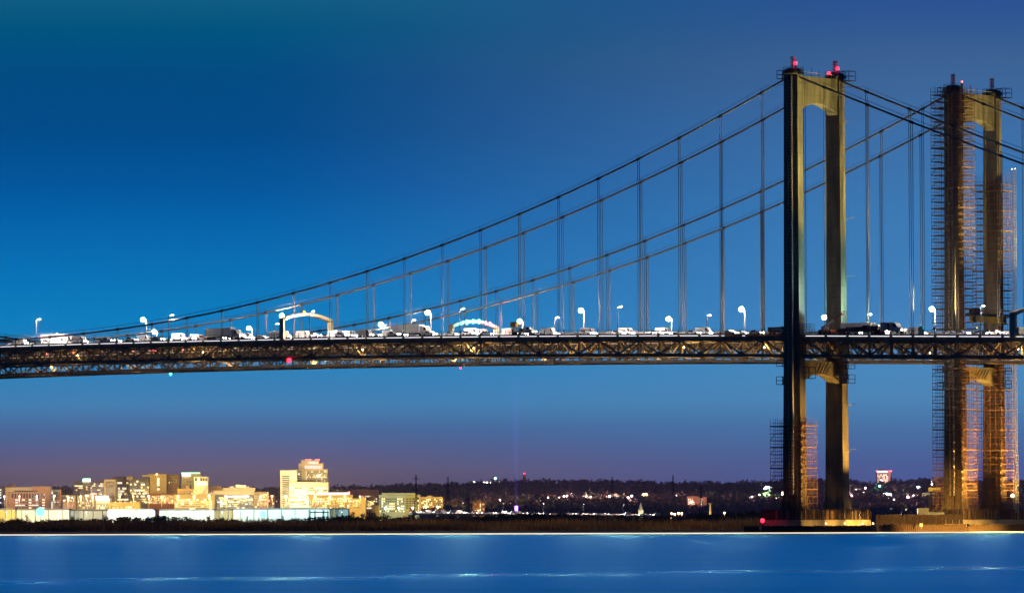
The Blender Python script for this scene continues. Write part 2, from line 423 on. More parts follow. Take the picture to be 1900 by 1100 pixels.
def deck(b):
    t = thing('bridge_deck', ['dark truss road deck of the nearer bridge', 'truss road deck of the farther bridge, showing below and through the nearer one'][b], 'bridge deck', ORG[b], RZ)
    n0 = round(XL / PAN) ; xs = [-(11.2 + 15.24 * 28) + PAN * i for i in range(74)]
    def strip(name, y0, y1, za, zb, m, skip=False, seg=None):
        q = MB()
        for i in range(len(xs) - 1):
            a, c = xs[i], xs[i + 1]
            if skip and (a < 3.2 and c > -3.2): 
                if a < -3.2: c = -3.2
                elif c > 3.2: a = 3.2
                else: continue
            q.add([(a, y0, zd(a) + za), (c, y0, zd(c) + za), (c, y1, zd(c) + za), (a, y1, zd(a) + za), (a, y0, zd(a) + zb), (c, y0, zd(c) + zb), (c, y1, zd(c) + zb), (a, y1, zd(a) + zb)],
                  [(0, 3, 2, 1), (4, 5, 6, 7), (0, 1, 5, 4), (1, 2, 6, 5), (2, 3, 7, 6), (3, 0, 4, 7)])
        return q.build(name, m, t)
    strip0 = strip
    def strip(name, y0, y1, za, zb, m, skip=False):
        nonlocal xs
        if not skip: return strip0(name, y0, y1, za, zb, m)
        full = xs
        xs = [v for v in full if v < 3.2]; strip0(name, y0, y1, za, zb, m, True)
        xs = [v for v in full if v > -3.2]; xs = xs if xs[0] > -3.2 else xs
        strip0(name, y0, y1, za, zb, m, True); xs = full
    strip('roadway', 1.5, CW - 1.5, .05, .3, 'asphalt')
    strip('curb_beam', -.75, 1.45, .05, .36, 'truss_steel', True)
    strip('curb_beam', CW - 1.45, CW + .75, .05, .36, 'truss_steel', True)
    strip('parapet', CW - 1.40, CW - 1.15, .37, 1.55, 'parapet', True)
    strip('fascia_stringer', -.5, -.3, -1.75, -.48, 'truss_steel', True)
    strip('fascia_stringer', CW + .3, CW + .5, -1.75, -.48, 'truss_steel', True)
    fl = MB()
    for i in range(len(xs) - 1):
        for y in (3.5, 6.4, 9.3, 12.2, 15.1): fl.bar((xs[i], y, zd(xs[i]) - .3), (xs[i + 1], y, zd(xs[i + 1]) - .3), .3, .68)
    fl.build('stringer', 'truss_steel', t)
    ln = MB()
    for i in range(0, len(xs) - 1):
        for y in (5.7, 9.3, 12.9):
            a = xs[i] + 1; c = a + 3
            ln.add([(a, y - .08, zd(a) + .306), (c, y - .08, zd(c) + .306), (c, y + .08, zd(c) + .306), (a, y + .08, zd(a) + .306)], [(0, 1, 2, 3)])
    ln.build('lane_marking', 'white_paint', t)
    rl = MB()
    for y in (-.6, CW + .6):
        for h in (.75, 1.2, 1.6):
            for i in range(len(xs) - 1):
                if abs(xs[i]) < 8 and abs(xs[i + 1]) < 8: continue
                rl.bar((xs[i], y, zd(xs[i]) + h), (xs[i + 1], y, zd(xs[i + 1]) + h), .05)
        for i in range(len(xs) - 1):
            for k in range(3):
                x = xs[i] + k * PAN / 3
                if abs(x) < 3.3: continue
                rl.bar((x, y, zd(x) + .36), (x, y, zd(x) + 1.65), .09)
    rl.build('railing', 'dark_steel', t)
    for y in (0, CW):
        tr = MB()
        bt = MB()
        for i in range(len(xs) - 1):
            a, c = xs[i], xs[i + 1]
            tr.bar((a, y, zd(a) - .95), (c, y, zd(c) - .95), .6, .75); bt.bar((a, y, zd(a) - 5.85), (c, y, zd(c) - 5.85), .6, .85)
        side = tr.build('truss_chord', 'truss_steel', t); bt.build('truss_chord', 'truss_steel', t)
        for i, x in enumerate(xs):
            top = (i % 2 == 0)                       # hanger points carry the upper joints
            z = zd(x) + (-1.5 if top else -5.5)
            g = MB(); s = -.34 if y == 0 else .34
            pr = [(-1.15, .75), (-.95, -.25), (-.45, -.75), (.45, -.75), (.95, -.25), (1.15, .75)]
            if not top: pr = [(p[0], -p[1]) for p in pr][::-1]
            g.prism([(x + p[0], z + p[1]) for p in pr], y - .36, y + .36)
            g.bar((x, y, zd(x) - 1.2), (x, y, zd(x) - 5.6), .32)
            g.build('truss_post', 'truss_steel', side)
            if i < len(xs) - 1:
                a, c = x, xs[i + 1]
                za, zb = (-1.3, -5.5) if top else (-5.5, -1.3)
                MB().bar((a, y, zd(a) + za), (c, y, zd(c) + zb), .5, .42).build('diagonal', 'truss_steel', side)
    for i, x in enumerate(xs):
        fb = MB()
        z = zd(x)
        fb.bar((x, .3, z - .95), (x, CW - .3, z - .95), .3, .8); fb.bar((x, .3, z - 5.85), (x, CW - .3, z - 5.85), .35, .5)
        for k in range(4):
            y0 = .3 + k * (CW - .6) / 4; y1 = y0 + (CW - .6) / 4
            fb.bar((x, y0, z - (1.3 if k % 2 == 0 else 5.6)), (x, y1, z - (5.6 if k % 2 == 0 else 1.3)), .25)
            fb.bar((x, y1, z - 1.3), (x, y1, z - 5.6), .16)
        fb.build('cross_frame', 'truss_steel', t)
    lb = MB()
    for i in range(len(xs) - 1):
        a, c = xs[i], xs[i + 1]
        p, q = (0.3, CW / 2) if i % 2 else (CW / 2, .3)
        lb.bar((a, p, zd(a) - 5.85), (c, q, zd(c) - 5.85), .3); lb.bar((a, CW - p, zd(a) - 5.85), (c, CW - q, zd(c) - 5.85), .3)
    lb.build('bottom_bracing', 'truss_steel', t)
    wk = MB()
    for i in range(len(xs) - 1):
        wk.bar((xs[i], CW / 2, zd(xs[i]) - 5.2), (xs[i + 1], CW / 2, zd(xs[i + 1]) - 5.2), 1.0, .1)
        wk.bar((xs[i], CW / 2 - .5, zd(xs[i]) - 4.1), (xs[i + 1], CW / 2 - .5, zd(xs[i + 1]) - 4.1), .06)
    wk.build('inspection_walkway', 'galv', t)
    # glowing strips under the curb stand in for traffic light through the slots
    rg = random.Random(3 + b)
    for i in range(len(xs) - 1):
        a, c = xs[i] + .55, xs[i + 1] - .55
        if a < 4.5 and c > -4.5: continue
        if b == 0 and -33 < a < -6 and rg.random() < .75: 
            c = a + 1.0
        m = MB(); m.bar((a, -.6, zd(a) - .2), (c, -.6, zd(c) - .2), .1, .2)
        m.build('slot_glow', 'edge_glow' if b == 0 else 'edge_warm', t)
    return t
deck(NEAR); deck(FAR)

# ------------------------------------------------------------------ road lamps
def road_lamp(bright):
    t = thing('road_lamp', '', 'street lamp')
    m = MB(); m.tube([(0, 0, 0), (0, 0, .5), (0, 0, 7.6)], [.18, .15, .11], 8); m.box(-.25, .25, -.25, .25, 0, .35)
    pm = 'galv' if bright else 'lamp_grey'
    m.build('pole', pm, t)
    MB().tube([(0, 0, 7.5), (0, -.5, 8.0), (0, -1.3, 8.15)], .07, 6).build('arm', pm, t)
    h = MB(); h.add([(-.25, -2.0, 8.1), (.25, -2.0, 8.1), (.25, -1.1, 8.1), (-.25, -1.1, 8.1), (-.12, -1.9, 8.3), (.12, -1.9, 8.3), (.16, -1.1, 8.3), (-.16, -1.1, 8.3)],
                    [(0, 3, 2, 1), (4, 5, 6, 7), (0, 1, 5, 4), (1, 2, 6, 5), (2, 3, 7, 6), (3, 0, 4, 7)])
    h.build('lamp_head', pm, t)
    if bright: MB().ball((0, -1.6, 7.7), .64, 12).build('lens', 'lens_white', t)
    else: MB().box(-.2, .2, -1.9, -1.25, 8.02, 8.1).build('lens', 'lens_soft', t)
    return t
lampB = road_lamp(True); lampS = road_lamp(False)
_first = {True: lampB, False: lampS}; _used = {True: False, False: False}
def put_lamp(b, X, far, bright, label, group):
    Y = CW + .2 if far else -.25
    loc = BL(b, X, Y, zd(X) + .36)
    rz = RZ if far else RZ + math.pi
    src = _first[bright]
    if not _used[bright]:
        _used[bright] = True; src.location = loc; src.rotation_euler = (0, 0, rz); src['label'] = label; src['group'] = group
        return src
    return copy_tree(src, loc, rz, label, group)
G1, G2 = 'glaring road lamps', 'slim road lamps seen from behind'
nb = [(-277.4, 'beside the cable low at far left, upper of two close lamps'), (-216.5, 'over the dark end of the cream road arch'), (-155.5, 'midway between the two road arches, the higher one'),
      (-94.5, 'tall one between the lorry with a sign board and the tower'), (-33.6, 'first one left of the nearer tower, left of the orange truck'), (34.8, 'just left of the farther scaffolded tower')]
for X, w in nb: put_lamp(0, X, True, True, 'glaring white road lamp ' + w, G1)
fb_ = [(-396, 'at far left near where the cables dip'), (-349, 'low at far left, lower of two close lamps'), (-304.5, 'just left of the cream road arch, behind the pink hangers'), (-245, 'right of the cream arch, lower one'),
       (-185, 'above the lorry with a sign board'), (-123.6, 'between hangers, second left of the nearer tower'), (-62.3, 'between the two legs of the nearer tower')]
for X, w in fb_: put_lamp(1, X, True, True, 'glaring white road lamp ' + w, G1)
for X, w in [(65, 'by the yellow girder'), (-64.8, 'between two tall glaring lamps'), (-126, 'in front of the arch with signal lights'), (-187.2, 'in front of the cream arch'), (-247.5, 'under the low left cable'), (-307, 'at far left beside the first bright lamp')]:
    put_lamp(0, X, False, False, 'slim grey road lamp seen from behind ' + w, G2); point('road_light', BL(0, X, 1.6, zd(X) + 8.2), 21000, (1, .84, .72), .3)
for X, w in [(-32, 'right of the nearer tower above the lorry'), (-93.4, 'left of the nearer tower between glaring lamps'), (-154.5, 'right of the lorry with a sign board'), (-215, 'between the two road arches'), (-275, 'just left of the cream arch')]:
    put_lamp(1, X, False, False, 'slim grey road lamp seen from behind ' + w, G2); point('road_light', BL(1, X, 1.6, zd(X) + 8.2), 21000, (1, .84, .72), .3)
if not _used[False]: pass

# ------------------------------------------------------------------ road arches
def gantry(b, X, label, signals):
    t = thing('road_arch', label, 'gantry', BL(b, X, 0, zd(X)), RZ)
    ya, yb = -1.0, CW + 1.0
    for y in (ya, yb):
        MB().box(-.9, .9, y - .45, y + .45, -.3, 6.4).build('post', 'cream_paint', t)
    n_ = 14; vs = []; fs = []
    for i in range(n_ + 1):
        u = i / n_; y = ya - .45 + (yb - ya + .9) * u; e = 1 - (2 * u - 1) ** 2
        zb, zt = 5.35 + 2.1 * e, 6.45 + 1.9 * e
        vs += [(-.9, y, zb), (.9, y, zb), (.9, y, zt), (-.9, y, zt)]
    for i in range(n_):
        o = i * 4
        for j in range(4): fs.append((o + j, o + 4 + j, o + 4 + (j + 1) % 4, o + (j + 1) % 4))
    fs += [(0, 1, 2, 3), (n_ * 4 + 3, n_ * 4 + 2, n_ * 4 + 1, n_ * 4)]
    m = MB(); m.add(vs, fs); m.build('arch_beam', 'cream_paint', t)
    if signals:
        for k, (u, col) in enumerate(((.28, 'signal_cyan'), (.42, 'signal_cyan'), (.55, 'signal_cyan'), (.70, 'signal_red'), (.80, 'signal_red'))):
            y = ya + (yb - ya) * u; e = 1 - (2 * u - 1) ** 2; z = 5.9 + 2.0 * e
            bx = MB(); bx.box(.92, 1.15, y - .62, y + .62, z - .62, z + .62); bx = bx.build('signal_box', 'dark_steel', t)
            MB().lathe((0, 0, 0), [(.7, 0), (.7, .1)], 12).build('signal_lens', col, bx)
            if k in (0, 1, 2, 4): point('signal_light', BL(b, X + 2.6, y, zd(X) + z + .2), 2600 if k < 3 else 3600, (.05, 1, .95) if k < 3 else (1, .05, .2), .2)
            ln_ = bx.children[0]; ln_.location = (1.16, y, z); ln_.rotation_euler = (0, R(90), 0)
    else:
        MB().lathe((0, CW * .45, 8.3), [(.5, 0), (.5, .5), (.35, .8)], 10).build('roof_unit', 'yellow_paint', t)
        MB().box(-.2, .5, ya + .6, ya + 2, .2, 2.4).build('cabinet', 'cream_paint', t)
    return t
gantry(0, -198, 'cream arched frame over the road with one black end post', False)
gantry(1, -197, 'arched frame over the road carrying cyan and red signal lights', True)
gantry(0, 76.5, 'arched frame over the road cut by the right edge, beyond the scaffolded tower', False)

# ------------------------------------------------------------------ vehicles
def wheel(parent, x, y, r, w=.24):
    m = MB(); m.lathe((0, 0, -w / 2), [(r * .8, 0), (r, .05), (r, w - .05), (r * .8, w)], 14)
    o = m.build('wheel', 'rubber', parent, (x, y, r)); o.rotation_euler = (R(90), 0, 0); return o
def lights(t, x0, x1, z, y, r=.16):
    for s in (-1, 1):
        MB().ball((0, 0, 0), r, 8).build('headlight', 'head_light', t, (x1, s * y, z))
        MB().box(-.04, .04, -.14, .14, -.1, .1).build('tail_light', 'tail_light', t, (x0, s * y, z + .15))
def car(paint, name='car', van=False):
    t = thing(name, '', 'car')
    if van:
        prof = [(-2.6, .35), (2.5, .35), (2.6, .9), (2.1, 1.25), (1.5, 2.2), (1.2, 2.35), (-2.5, 2.35), (-2.6, 2.2)]
        glass = [(1.4, 1.3), (1.95, 1.3), (1.45, 2.1), (1.0, 2.1)]
    else:
        prof = [(-2.2, .35), (2.15, .35), (2.25, .65), (2.05, .88), (.95, .98), (.25, 1.42), (-1.05, 1.45), (-1.75, 1.02), (-2.2, .95)]
        glass = [(-1.45, 1.02), (.78, 1.0), (.2, 1.36), (-1.0, 1.38)]
    MB().prism(prof, -.88, .88).build('body', paint, t)
    MB().prism(glass, -.9, .9).build('window', 'glass', t)
    for x in (-1.4, 1.4):
        for y in (-.8, .8): wheel(t, x, y, .33)
    lights(t, -2.22 if not van else -2.62, 2.2 if not van else 2.55, .68, .6)
    return t
def lorry(paint, name='box_lorry'):
    t = thing(name, '', 'lorry')
    MB().box(-7.5, 3.4, -1.25, 1.25, 1.15, 3.7).build('trailer', paint, t)
    MB().prism([(3.9, .7), (7.3, .7), (7.4, 1.5), (6.2, 1.75), (5.6, 2.9), (3.9, 3.2)], -1.15, 1.15).build('cab', paint, t)
    MB().prism([(5.0, 1.85), (6.1, 1.85), (5.6, 2.7), (5.0, 2.7)], -1.17, 1.17).build('window', 'glass', t)
    MB().box(-7.5, 6.9, -.5, .5, .75, 1.1).build('chassis', 'dark_steel', t)
    for x in (-6.6, -5.5, 3.6, 6.5):
        for y in (-1.0, 1.0): wheel(t, x, y, .5, .3)
    lights(t, -7.52, 7.42, 1.1, .85, .2)
    return t
rg = random.Random(21)
protos = []
for f, arg, lab in ((car, 'white_paint', 'white car'), (car, 'car_silver', 'silver car'), (car, 'car_dark', 'dark car'), (car, 'car_red', 'red car'),
                    (lambda p: car(p, 'van', True), 'white_paint', 'white van'), (lorry, 'white_paint', 'white box lorry')):
    protos.append([f(arg), lab, False])
def traffic(b):
    end = ['nearer', 'farther'][b]
    lo, hi = ((-332, 92), (-415, 40))[b]
    for lane, y in enumerate((4.0, 7.6, 11.1, 14.6)):
        X = lo + lane * 7
        while X < hi:
            k = rg.choices(range(6), (5, 5, .7, .7, 6, .8))[0]
            ln = 16.5 if k == 5 else 6
            skip = abs(X) < 10 or (b == 0 and lane < 2 and -125 < X < 62)
            if not skip:
                p = protos[k]
                hd = RZ if b == 0 else RZ + math.pi
                loc = BL(b, X, y, zd(X) + .3)
                lab = p[1] + ' in the stream of traffic on the %s bridge' % end
                if not p[2]:
                    p[2] = True; o = p[0]; o.location = loc; o.rotation_euler = (0, 0, hd); tag(o, lab, None, p[1] + 's on the %s bridge' % end)
                else:
                    o = copy_tree(p[0], loc, hd, lab, p[1] + 's on the %s bridge' % end)
            X += ln + rg.uniform(3, 10)
traffic(0); traffic(1)

# work vehicles on the camera-side lane of the nearer bridge
def at_deck(X, y): return BL(0, X, y, zd(X) + .3)
t = thing('sign_board_lorry', 'flat work lorry with a raised yellow warning board and white cab', 'work lorry', at_deck(-104, 2.9), RZ)
MB().box(-4.4, 1.8, -1.15, 1.15, .85, 1.1).build('flat_bed', 'yellow_paint', t)
m = MB(); [m.bar((x, 0, 1.1), (x, 0, 2.5), .18) for x in (-3.6, -2.9, -2.2)]; m.build('board_post', 'rust_pipe', t)
MB().box(-4.0, -1.9, -.9, .9, 2.45, 4.0).build('warning_board', 'yellow_paint', t)
MB().box(-.6, .5, -.7, .7, 1.1, 2.0).build('generator', 'dark_steel', t)
m = MB(); m.prism([(1.9, .6), (4.6, .6), (4.7, 1.3), (3.7, 1.6), (3.3, 2.35), (1.9, 2.45)], -1.05, 1.05); m.build('cab', 'white_paint', t)
MB().prism([(2.6, 1.65), (3.5, 1.65), (3.2, 2.25), (2.6, 2.25)], -1.07, 1.07).build('window', 'glass', t)
for x in (-3, -2, 3.5):
    for y in (-.9, .9): wheel(t, x, y, .45)
lights(t, -4.4, 4.72, .95, .8, .12)

t = thing('attenuator_truck', 'small orange and white truck parked left of the nearer tower', 'work lorry', at_deck(-7.9, 2.9), RZ)
MB().box(-3, 1.4, -1.1, 1.1, .7, 2.1).build('body', 'orange_paint', t)
MB().box(-1.6, 1.42, -1.12, 1.12, 1.1, 1.7).build('side_panel', 'white_paint', t)
MB().prism([(1.5, .6), (3.4, .6), (3.5, 1.2), (2.9, 2.2), (1.5, 2.3)], -1.05, 1.05).build('cab', 'white_paint', t)
MB().prism([(2.1, 1.4), (3.1, 1.4), (2.8, 2.05), (2.1, 2.05)], -1.07, 1.07).build('window', 'glass', t)
for x in (-2.1, 2.5):
    for y in (-.95, .95): wheel(t, x, y, .42)
lights(t, -3.02, 3.5, .9, .8, .1)

t = thing('boom_lift', 'boom lift with a raised red and white arm right of the tower leg', 'boom lift', at_deck(9.5, 2.9), RZ)
MB().box(-2.2, 2.2, -1.1, 1.1, .6, 1.4).build('base', 'orange_paint', t)
MB().box(-1.6, .2, -.7, .7, 1.4, 2.3).build('turret', 'white_paint', t)
MB().bar((-1.2, 0, 2.2), (2.4, 0, 4.2), .5, .5).build('boom', 'white_paint', t)
MB().bar((2.2, 0, 4.1), (5.4, 0, 5.9), .36, .36).build('boom_extension', 'red_paint', t)
m = MB(); m.box(5.3, 6.6, -.6, .6, 5.5, 5.6)
for x in (5.3, 6.6):
    for y in (-.6, .6): m.bar((x, y, 5.5), (x, y, 6.5), .08)
for y in (-.6, .6): m.bar((5.3, y, 6.5), (6.6, y, 6.5), .08)
m.build('basket', 'dark_steel', t)
for x in (-1.6, 1.6):
    for y in (-1, 1): wheel(t, x, y, .5)

t = thing('flatbed_lorry', 'long dark flatbed lorry with a white cab parked right of the boom lift', 'lorry', at_deck(24.5, 2.9), RZ)
MB().box(-11, 4.6, -1.2, 1.2, 1.0, 1.35).build('flat_bed', 'dark_steel', t)
m = MB()
for i in range(5): m.box(-10.5 + i * 2.9, -8 + i * 2.9, -1.1, 1.1, 1.37, 2.0 + .35 * (i % 2) + (.3 if i > 1 else 0))
m.build('load', 'dark_steel', t)
MB().box(4.7, 7.0, -1.2, 1.2, 1.0, 3.3).build('equipment_box', 'white_paint', t)
MB().box(7.05, 7.6, -1.21, 1.21, .9, 3.2).build('red_panel', 'red_paint', t)
MB().prism([(7.7, .7), (11.7, .7), (11.8, 1.5), (10.6, 1.85), (9.8, 3.0), (9.2, 3.3), (7.7, 3.3)], -1.15, 1.15).build('cab', 'white_paint', t)
MB().prism([(8.9, 1.95), (10.4, 1.95), (9.75, 2.85), (8.9, 2.95)], -1.17, 1.17).build('window', 'glass', t)
for x in (-9.5, -8.3, 2.8, 4.0, 10.4):
    for y in (-1.0, 1.0): wheel(t, x, y, .5, .3)
lights(t, -11.02, 11.82, 1.1, .85, .12)

t = thing('portable_toilet', 'blue portable toilet cabin on the deck right of the white cab', 'portable toilet', at_deck(43.2, 2.2), RZ)
MB().box(-.6, .6, -.6, .6, .1, 2.1).build('cabin', 'blue_plastic', t)
MB().prism([(-.65, 2.1), (.65, 2.1), (.5, 2.35), (-.5, 2.35)], -.65, .65).build('roof', 'blue_plastic', t)
MB().box(-.4, .4, -.64, -.6, .2, 1.9).build('door', 'white_paint', t)
t = thing('hoist_cage', 'white mesh hoist cage at the foot of the nearer tower leg', 'hoist', at_deck(5.0, -.4), RZ)
m = MB()
for x in (-1.6, -.5, .6, 1.7):
    for y in (-1, 1): m.bar((x, y, 0), (x, y, 2.9), .1)
for z in (.05, .7, 1.4, 2.1, 2.85):
    for y in (-1, 1): m.bar((-1.6, y, z), (1.7, y, z), .09)
    for x in (-1.6, 1.7): m.bar((x, -1, z), (x, 1, z), .09)
m.build('cage_frame', 'white_paint', t); MB().box(-1.5, 1.6, -.9, .9, .02, .1).build('cage_floor', 'galv', t)

# yellow girder platform hung between the legs of the scaffolded tower
t = thing('work_platform', 'yellow girder with a dark work platform hung between the scaffolded tower legs', 'work platform', BL(1, 4.6, 0, 62.6), RZ)
g = MB()
g.box(-.5, .5, 1.6, CW - .4, 0, .25); g.box(-.5, .5, 1.6, CW - .4, 1.55, 1.8); g.box(-.15, .15, 1.6, CW - .4, .25, 1.55)
g.build('girder', 'yellow_paint', t)
g = MB(); g.box(-1.6, 1.6, 1.2, CW, 2.0, 2.6); g.build('deck', 'dark_steel', t)
g = MB()
for i in range(12):
    for x in (-1.5, 1.5): g.bar((x, 1.4 + i * 1.5, 2.6), (x, 1.4 + i * 1.5, 3.8), .08)
for x in (-1.5, 1.5): g.bar((x, 1.4, 3.8), (x, CW, 3.8), .07); g.bar((x, 1.4, 3.2), (x, CW, 3.2), .07)
g.build('guard_rail', 'rust_pipe', t)
MB().box(-1, 1, 2.4, 5.4, 2.61, 4.2).build('machine_box', 'dark_steel', t)
for y in (2.6, CW - 1.6): MB().box(-.9, .9, y, y + .5, -.2, 1.98).build('girder_clamp', 'dark_steel', t)

# ------------------------------------------------------------------ navigation lights and beacons
def navlight(b, X, y, dz, col, label, r=.45, nm='navigation_light'):
    t = thing(nm, label, 'navigation light', BL(b, X, y, zd(X) - 6.3 + dz), RZ, None)
    MB().tube([(0, 0, 0), (0, 0, -dz + .2)], .06, 5).build('bracket', 'dark_steel', t)
    MB().ball((0, 0, -.2), r, 10).build('lens', col, t)
navlight(0, -195.5, -.6, -.2, 'red_lamp', 'large red navigation light under the truss below the cream arch', .7)
navlight(1, -323, 0, -1.0, 'cyan_lamp', 'small cyan navigation light hanging alone under the bridge', .45)
navlight(1, -409, -.5, .9, 'cyan_lamp', 'cyan navigation light with struts on the truss at far left', .55)
navlight(1, -194, 0, -.9, 'red_lamp', 'tiny red navigation light hanging under mid bridge', .3)
for b, y, dx, z, lab in ((0, 0, .9, 134.3, 'red beacon beside the striped mast on the left leg of the nearer tower'), (0, CW - 3, 0, 132.6, 'red beacon inboard of the right leg of the nearer tower'),
                        (0, CW, .9, 134.1, 'red beacon at the foot of the mast on the right leg of the nearer tower'), (1, 3.2, 1, 134.3, 'red beacon on top of the farther tower')):
    t = thing('beacon', lab, 'beacon', BL(b, dx, y, z), RZ, None)
    MB().lathe((0, 0, -1.5), [(.3, 0), (.22, 1.4)], 8).build('base', 'dark_steel', t)
    MB().ball((0, 0, .3), .5 if b == 0 else .28, 10).build('lens', 'red_lamp', t)

# ------------------------------------------------------------------ scaffolding
def scaffold(b, yc, x0, x1, y0, y1, hx, hy, z0, z1, label, lift=2.0, extra=2.4):
    t = thing('scaffold', label, 'scaffold', BL(b, 0, yc, 0), RZ, 'scaffolds wrapped round the tower legs')
    nx = max(2, round((x1 - x0) / 1.9)); ny = max(2, round((y1 - y0) / 1.9))
    gx = [x0 + (x1 - x0) * i / nx for i in range(nx + 1)]; gy = [y0 + (y1 - y0) * i / ny for i in range(ny + 1)]
    pts = []
    for x in gx:
        for y in gy:
            if abs(x) < hx and abs(y) < hy: continue
            if x in (gx[0], gx[-1], gx[1], gx[-2]) or y in (gy[0], gy[-1], gy[1], gy[-2]): pts.append((x, y))
    pm_ = MB().tube([(0, 0, z0), (0, 0, z1 + extra)], .07, 4).mesh('standard', 'rust_pipe')
    for x, y in pts: inst('standard', pm_, t, (x, y, U(-1, 0)))
    def segs():
        out = []
        for y in gy:
            row = [x for x in gx if (x, y) in pts]
            for a, c in zip(row, row[1:]):
                if not (abs(y) < hy and a < 0 < c and c - a > 2.5): out.append(((a, y), (c, y)))
        for x in gx:
            row = [y for y in gy if (x, y) in pts]
            for a, c in zip(row, row[1:]):
                if not (abs(x) < hx and a < 0 < c and c - a > 2.5): out.append(((x, a), (x, c)))
        return out
    sg = segs()
    q = MB()
    for (a, c) in sg:
        q.bar((*a, 0), (*c, 0), .11)
    for f in ((gx[0], gx[-1]),):
        for x in f:
            q.bar((x, y0, 1.0), (x, y1, 1.0), .07)
        for y in (y0, y1): q.bar((x0, y, 1.0), (x1, y, 1.0), .07)
    lm = q.mesh('lift_frame', 'rust_pipe'); base_v, base_f = list(q.v), list(q.f)
    pk = MB()
    w = (gx[1] - gx[0]) * .9; v = (gy[1] - gy[0]) * .9
    pk.box(x0, x1, y0, y0 + v, .06, .14); pk.box(x0, x1, y1 - v, y1, .06, .14); pk.box(x0, x0 + w, y0 + v, y1 - v, .06, .14); pk.box(x1 - w, x1, y0 + v, y1 - v, .06, .14)
    pm2 = pk.mesh('platform', 'plank')
    pk = MB(); pk.box(x0, x1, y0, y0 + v, .05, .3); pk.box(x0, x1, y1 - v, y1, .05, .3); pk.box(x0, x0 + w, y0 + v, y1 - v, .05, .3); pk.box(x1 - w, x1, y0 + v, y1 - v, .05, .3)
    pm3 = pk.mesh('platform', 'plank')
    bm = []
    for k in (0, 1):
        q = MB(); q.v, q.f = list(base_v), list(base_f)
        for x in (x0, x1):
            q.bar((x, gy[0], 0), (x, gy[1], lift), .06) if k == 0 else q.bar((x, gy[-2], 0), (x, gy[-1], lift), .06)
        for y in (y0, y1):
            q.bar((gx[0], y, 0), (gx[1], y, lift), .06) if k == 0 else q.bar((gx[-1], y, 0), (gx[-2], y, lift), .06)
            q.bar((gx[nx // 2], y, 0), (gx[nx // 2 + 1], y, lift), .06) if nx > 2 else None
        bm.append(q.mesh('lift_frame', 'rust_pipe'))
    k = 0; z = z0
    while z < z1 + .1:
        inst('lift_frame', (bm[k % 2] if z + lift <= z1 + .1 else lm), t, (0, 0, z))
        inst('platform', pm2 if k % 3 else pm3, t, (0, 0, z))
        z += lift; k += 1
    return t
scaffold(0, 0, -6.1, 5.4, -3.6, 3.4, 3.4, 1.9, 6.4, 31, 'short dark scaffold round the foot of the nearer tower leg')
scaffold(1, 0, -5.6, 5.4, -3.7, 3.5, 3.4, 2.0, 6.4, 131, 'full height rusty scaffold wrapped round the left leg of the farther tower')
scaffold(1, CW, -5.4, 4.9, -3.2, 3.3, 3.4, 2.0, 6.4, 106, 'rusty scaffold round the right leg of the farther tower, stopping below its top')
# hoist mast
t = thing('hoist_mast', 'pale lattice hoist mast standing beside the right scaffold', 'hoist mast', BL(1, 7.0, CW + 1.0, 0), RZ)
m = MB()
for x in (-.5, .5):
    for y in (-.5, .5): m.bar((x, y, 6), (x, y, 109), .1)
m.build('mast_post', 'galv', t)
m = MB()
for i in range(103):
    z = 6 + i
    for y in (-.5, .5): m.bar((-.5, y, z), (.5, y, z), .08); m.bar((-.5, y, z), (.5, y, z + 1), .05)
    m.bar((-.5, -.5, z), (-.5, .5, z), .08); m.bar((.5, -.5, z), (.5, .5, z), .08)
m.build('mast_lacing', 'galv', t)
m = MB(); 
for s in (-.6, .6): m.ball((s, 0, 109.1), .16, 8)
m.build('mast_lamp', 'lens_soft', t)

# ------------------------------------------------------------------ piers and fenders
def pier(b, X0, X1, Y0, Y1, label):
    t = thing('tower_pier', label, 'pier', ORG[b], RZ)
    MB().box(X0 - .5, X1 + .5, Y0 - .5, Y1 + .5, -3, 2.05).build('footing', 'concrete', t)
    MB().box(X0, X1, Y0, Y1, 2.05, 3.75).build('cap_beam', 'concrete_pale', t)
    MB().box(X0 + 2.2, X1 - 2.2, Y0 + 2, Y1 - 2, 3.75, 6.6).build('plinth', 'concrete', t)
    per = []
    for a, c in (((X0, Y0), (X1, Y0)), ((X1, Y0), (X1, Y1)), ((X1, Y1), (X0, Y1)), ((X0, Y1), (X0, Y0))):
        per.append((Vector((*a, 0)), Vector((*c, 0))))
    rl = MB()
    for a, c in per:
        for z in (3.95, 5.2, 6.75): rl.bar(a + Vector((0, 0, z)), c + Vector((0, 0, z)), .1, .14)
        nn = int((c - a).length / 2.0)
        for i in range(nn + 1):
            p = a + (c - a) * i / nn; rl.bar(p + Vector((0, 0, 3.75)), p + Vector((0, 0, 6.8)), .14)
    rl.build('fence_frame', 'timber_dark', t)
    rng = random.Random(b)
    for a, c in per:
        L_ = (c - a).length; nn = int(L_ / .95); d = (c - a).normalized()
        for i in range(nn):
            if rng.random() < .16: continue
            p = a + d * (i * L_ / nn + .06); q = a + d * ((i + 1) * L_ / nn - .06)
            if rng.random() < .25: q = p + (q - p) * .6
            off = d.cross(Vector((0, 0, 1))) * -.12
            m = MB(); m.bar(p + off + Vector((0, 0, 5.3)), q + off + Vector((0, 0, 5.3)), .05, 2.6); m.build('fence_panel', 'fence_panel' if rng.random() < .8 else 'timber', t)
    return t
pier(0, -7, 7, -6.8, 27.2, 'concrete pier with a slatted fence under the nearer tower')
pier(1, -7, 7, -7.2, 30, 'concrete pier with a slatted fence under the farther tower')
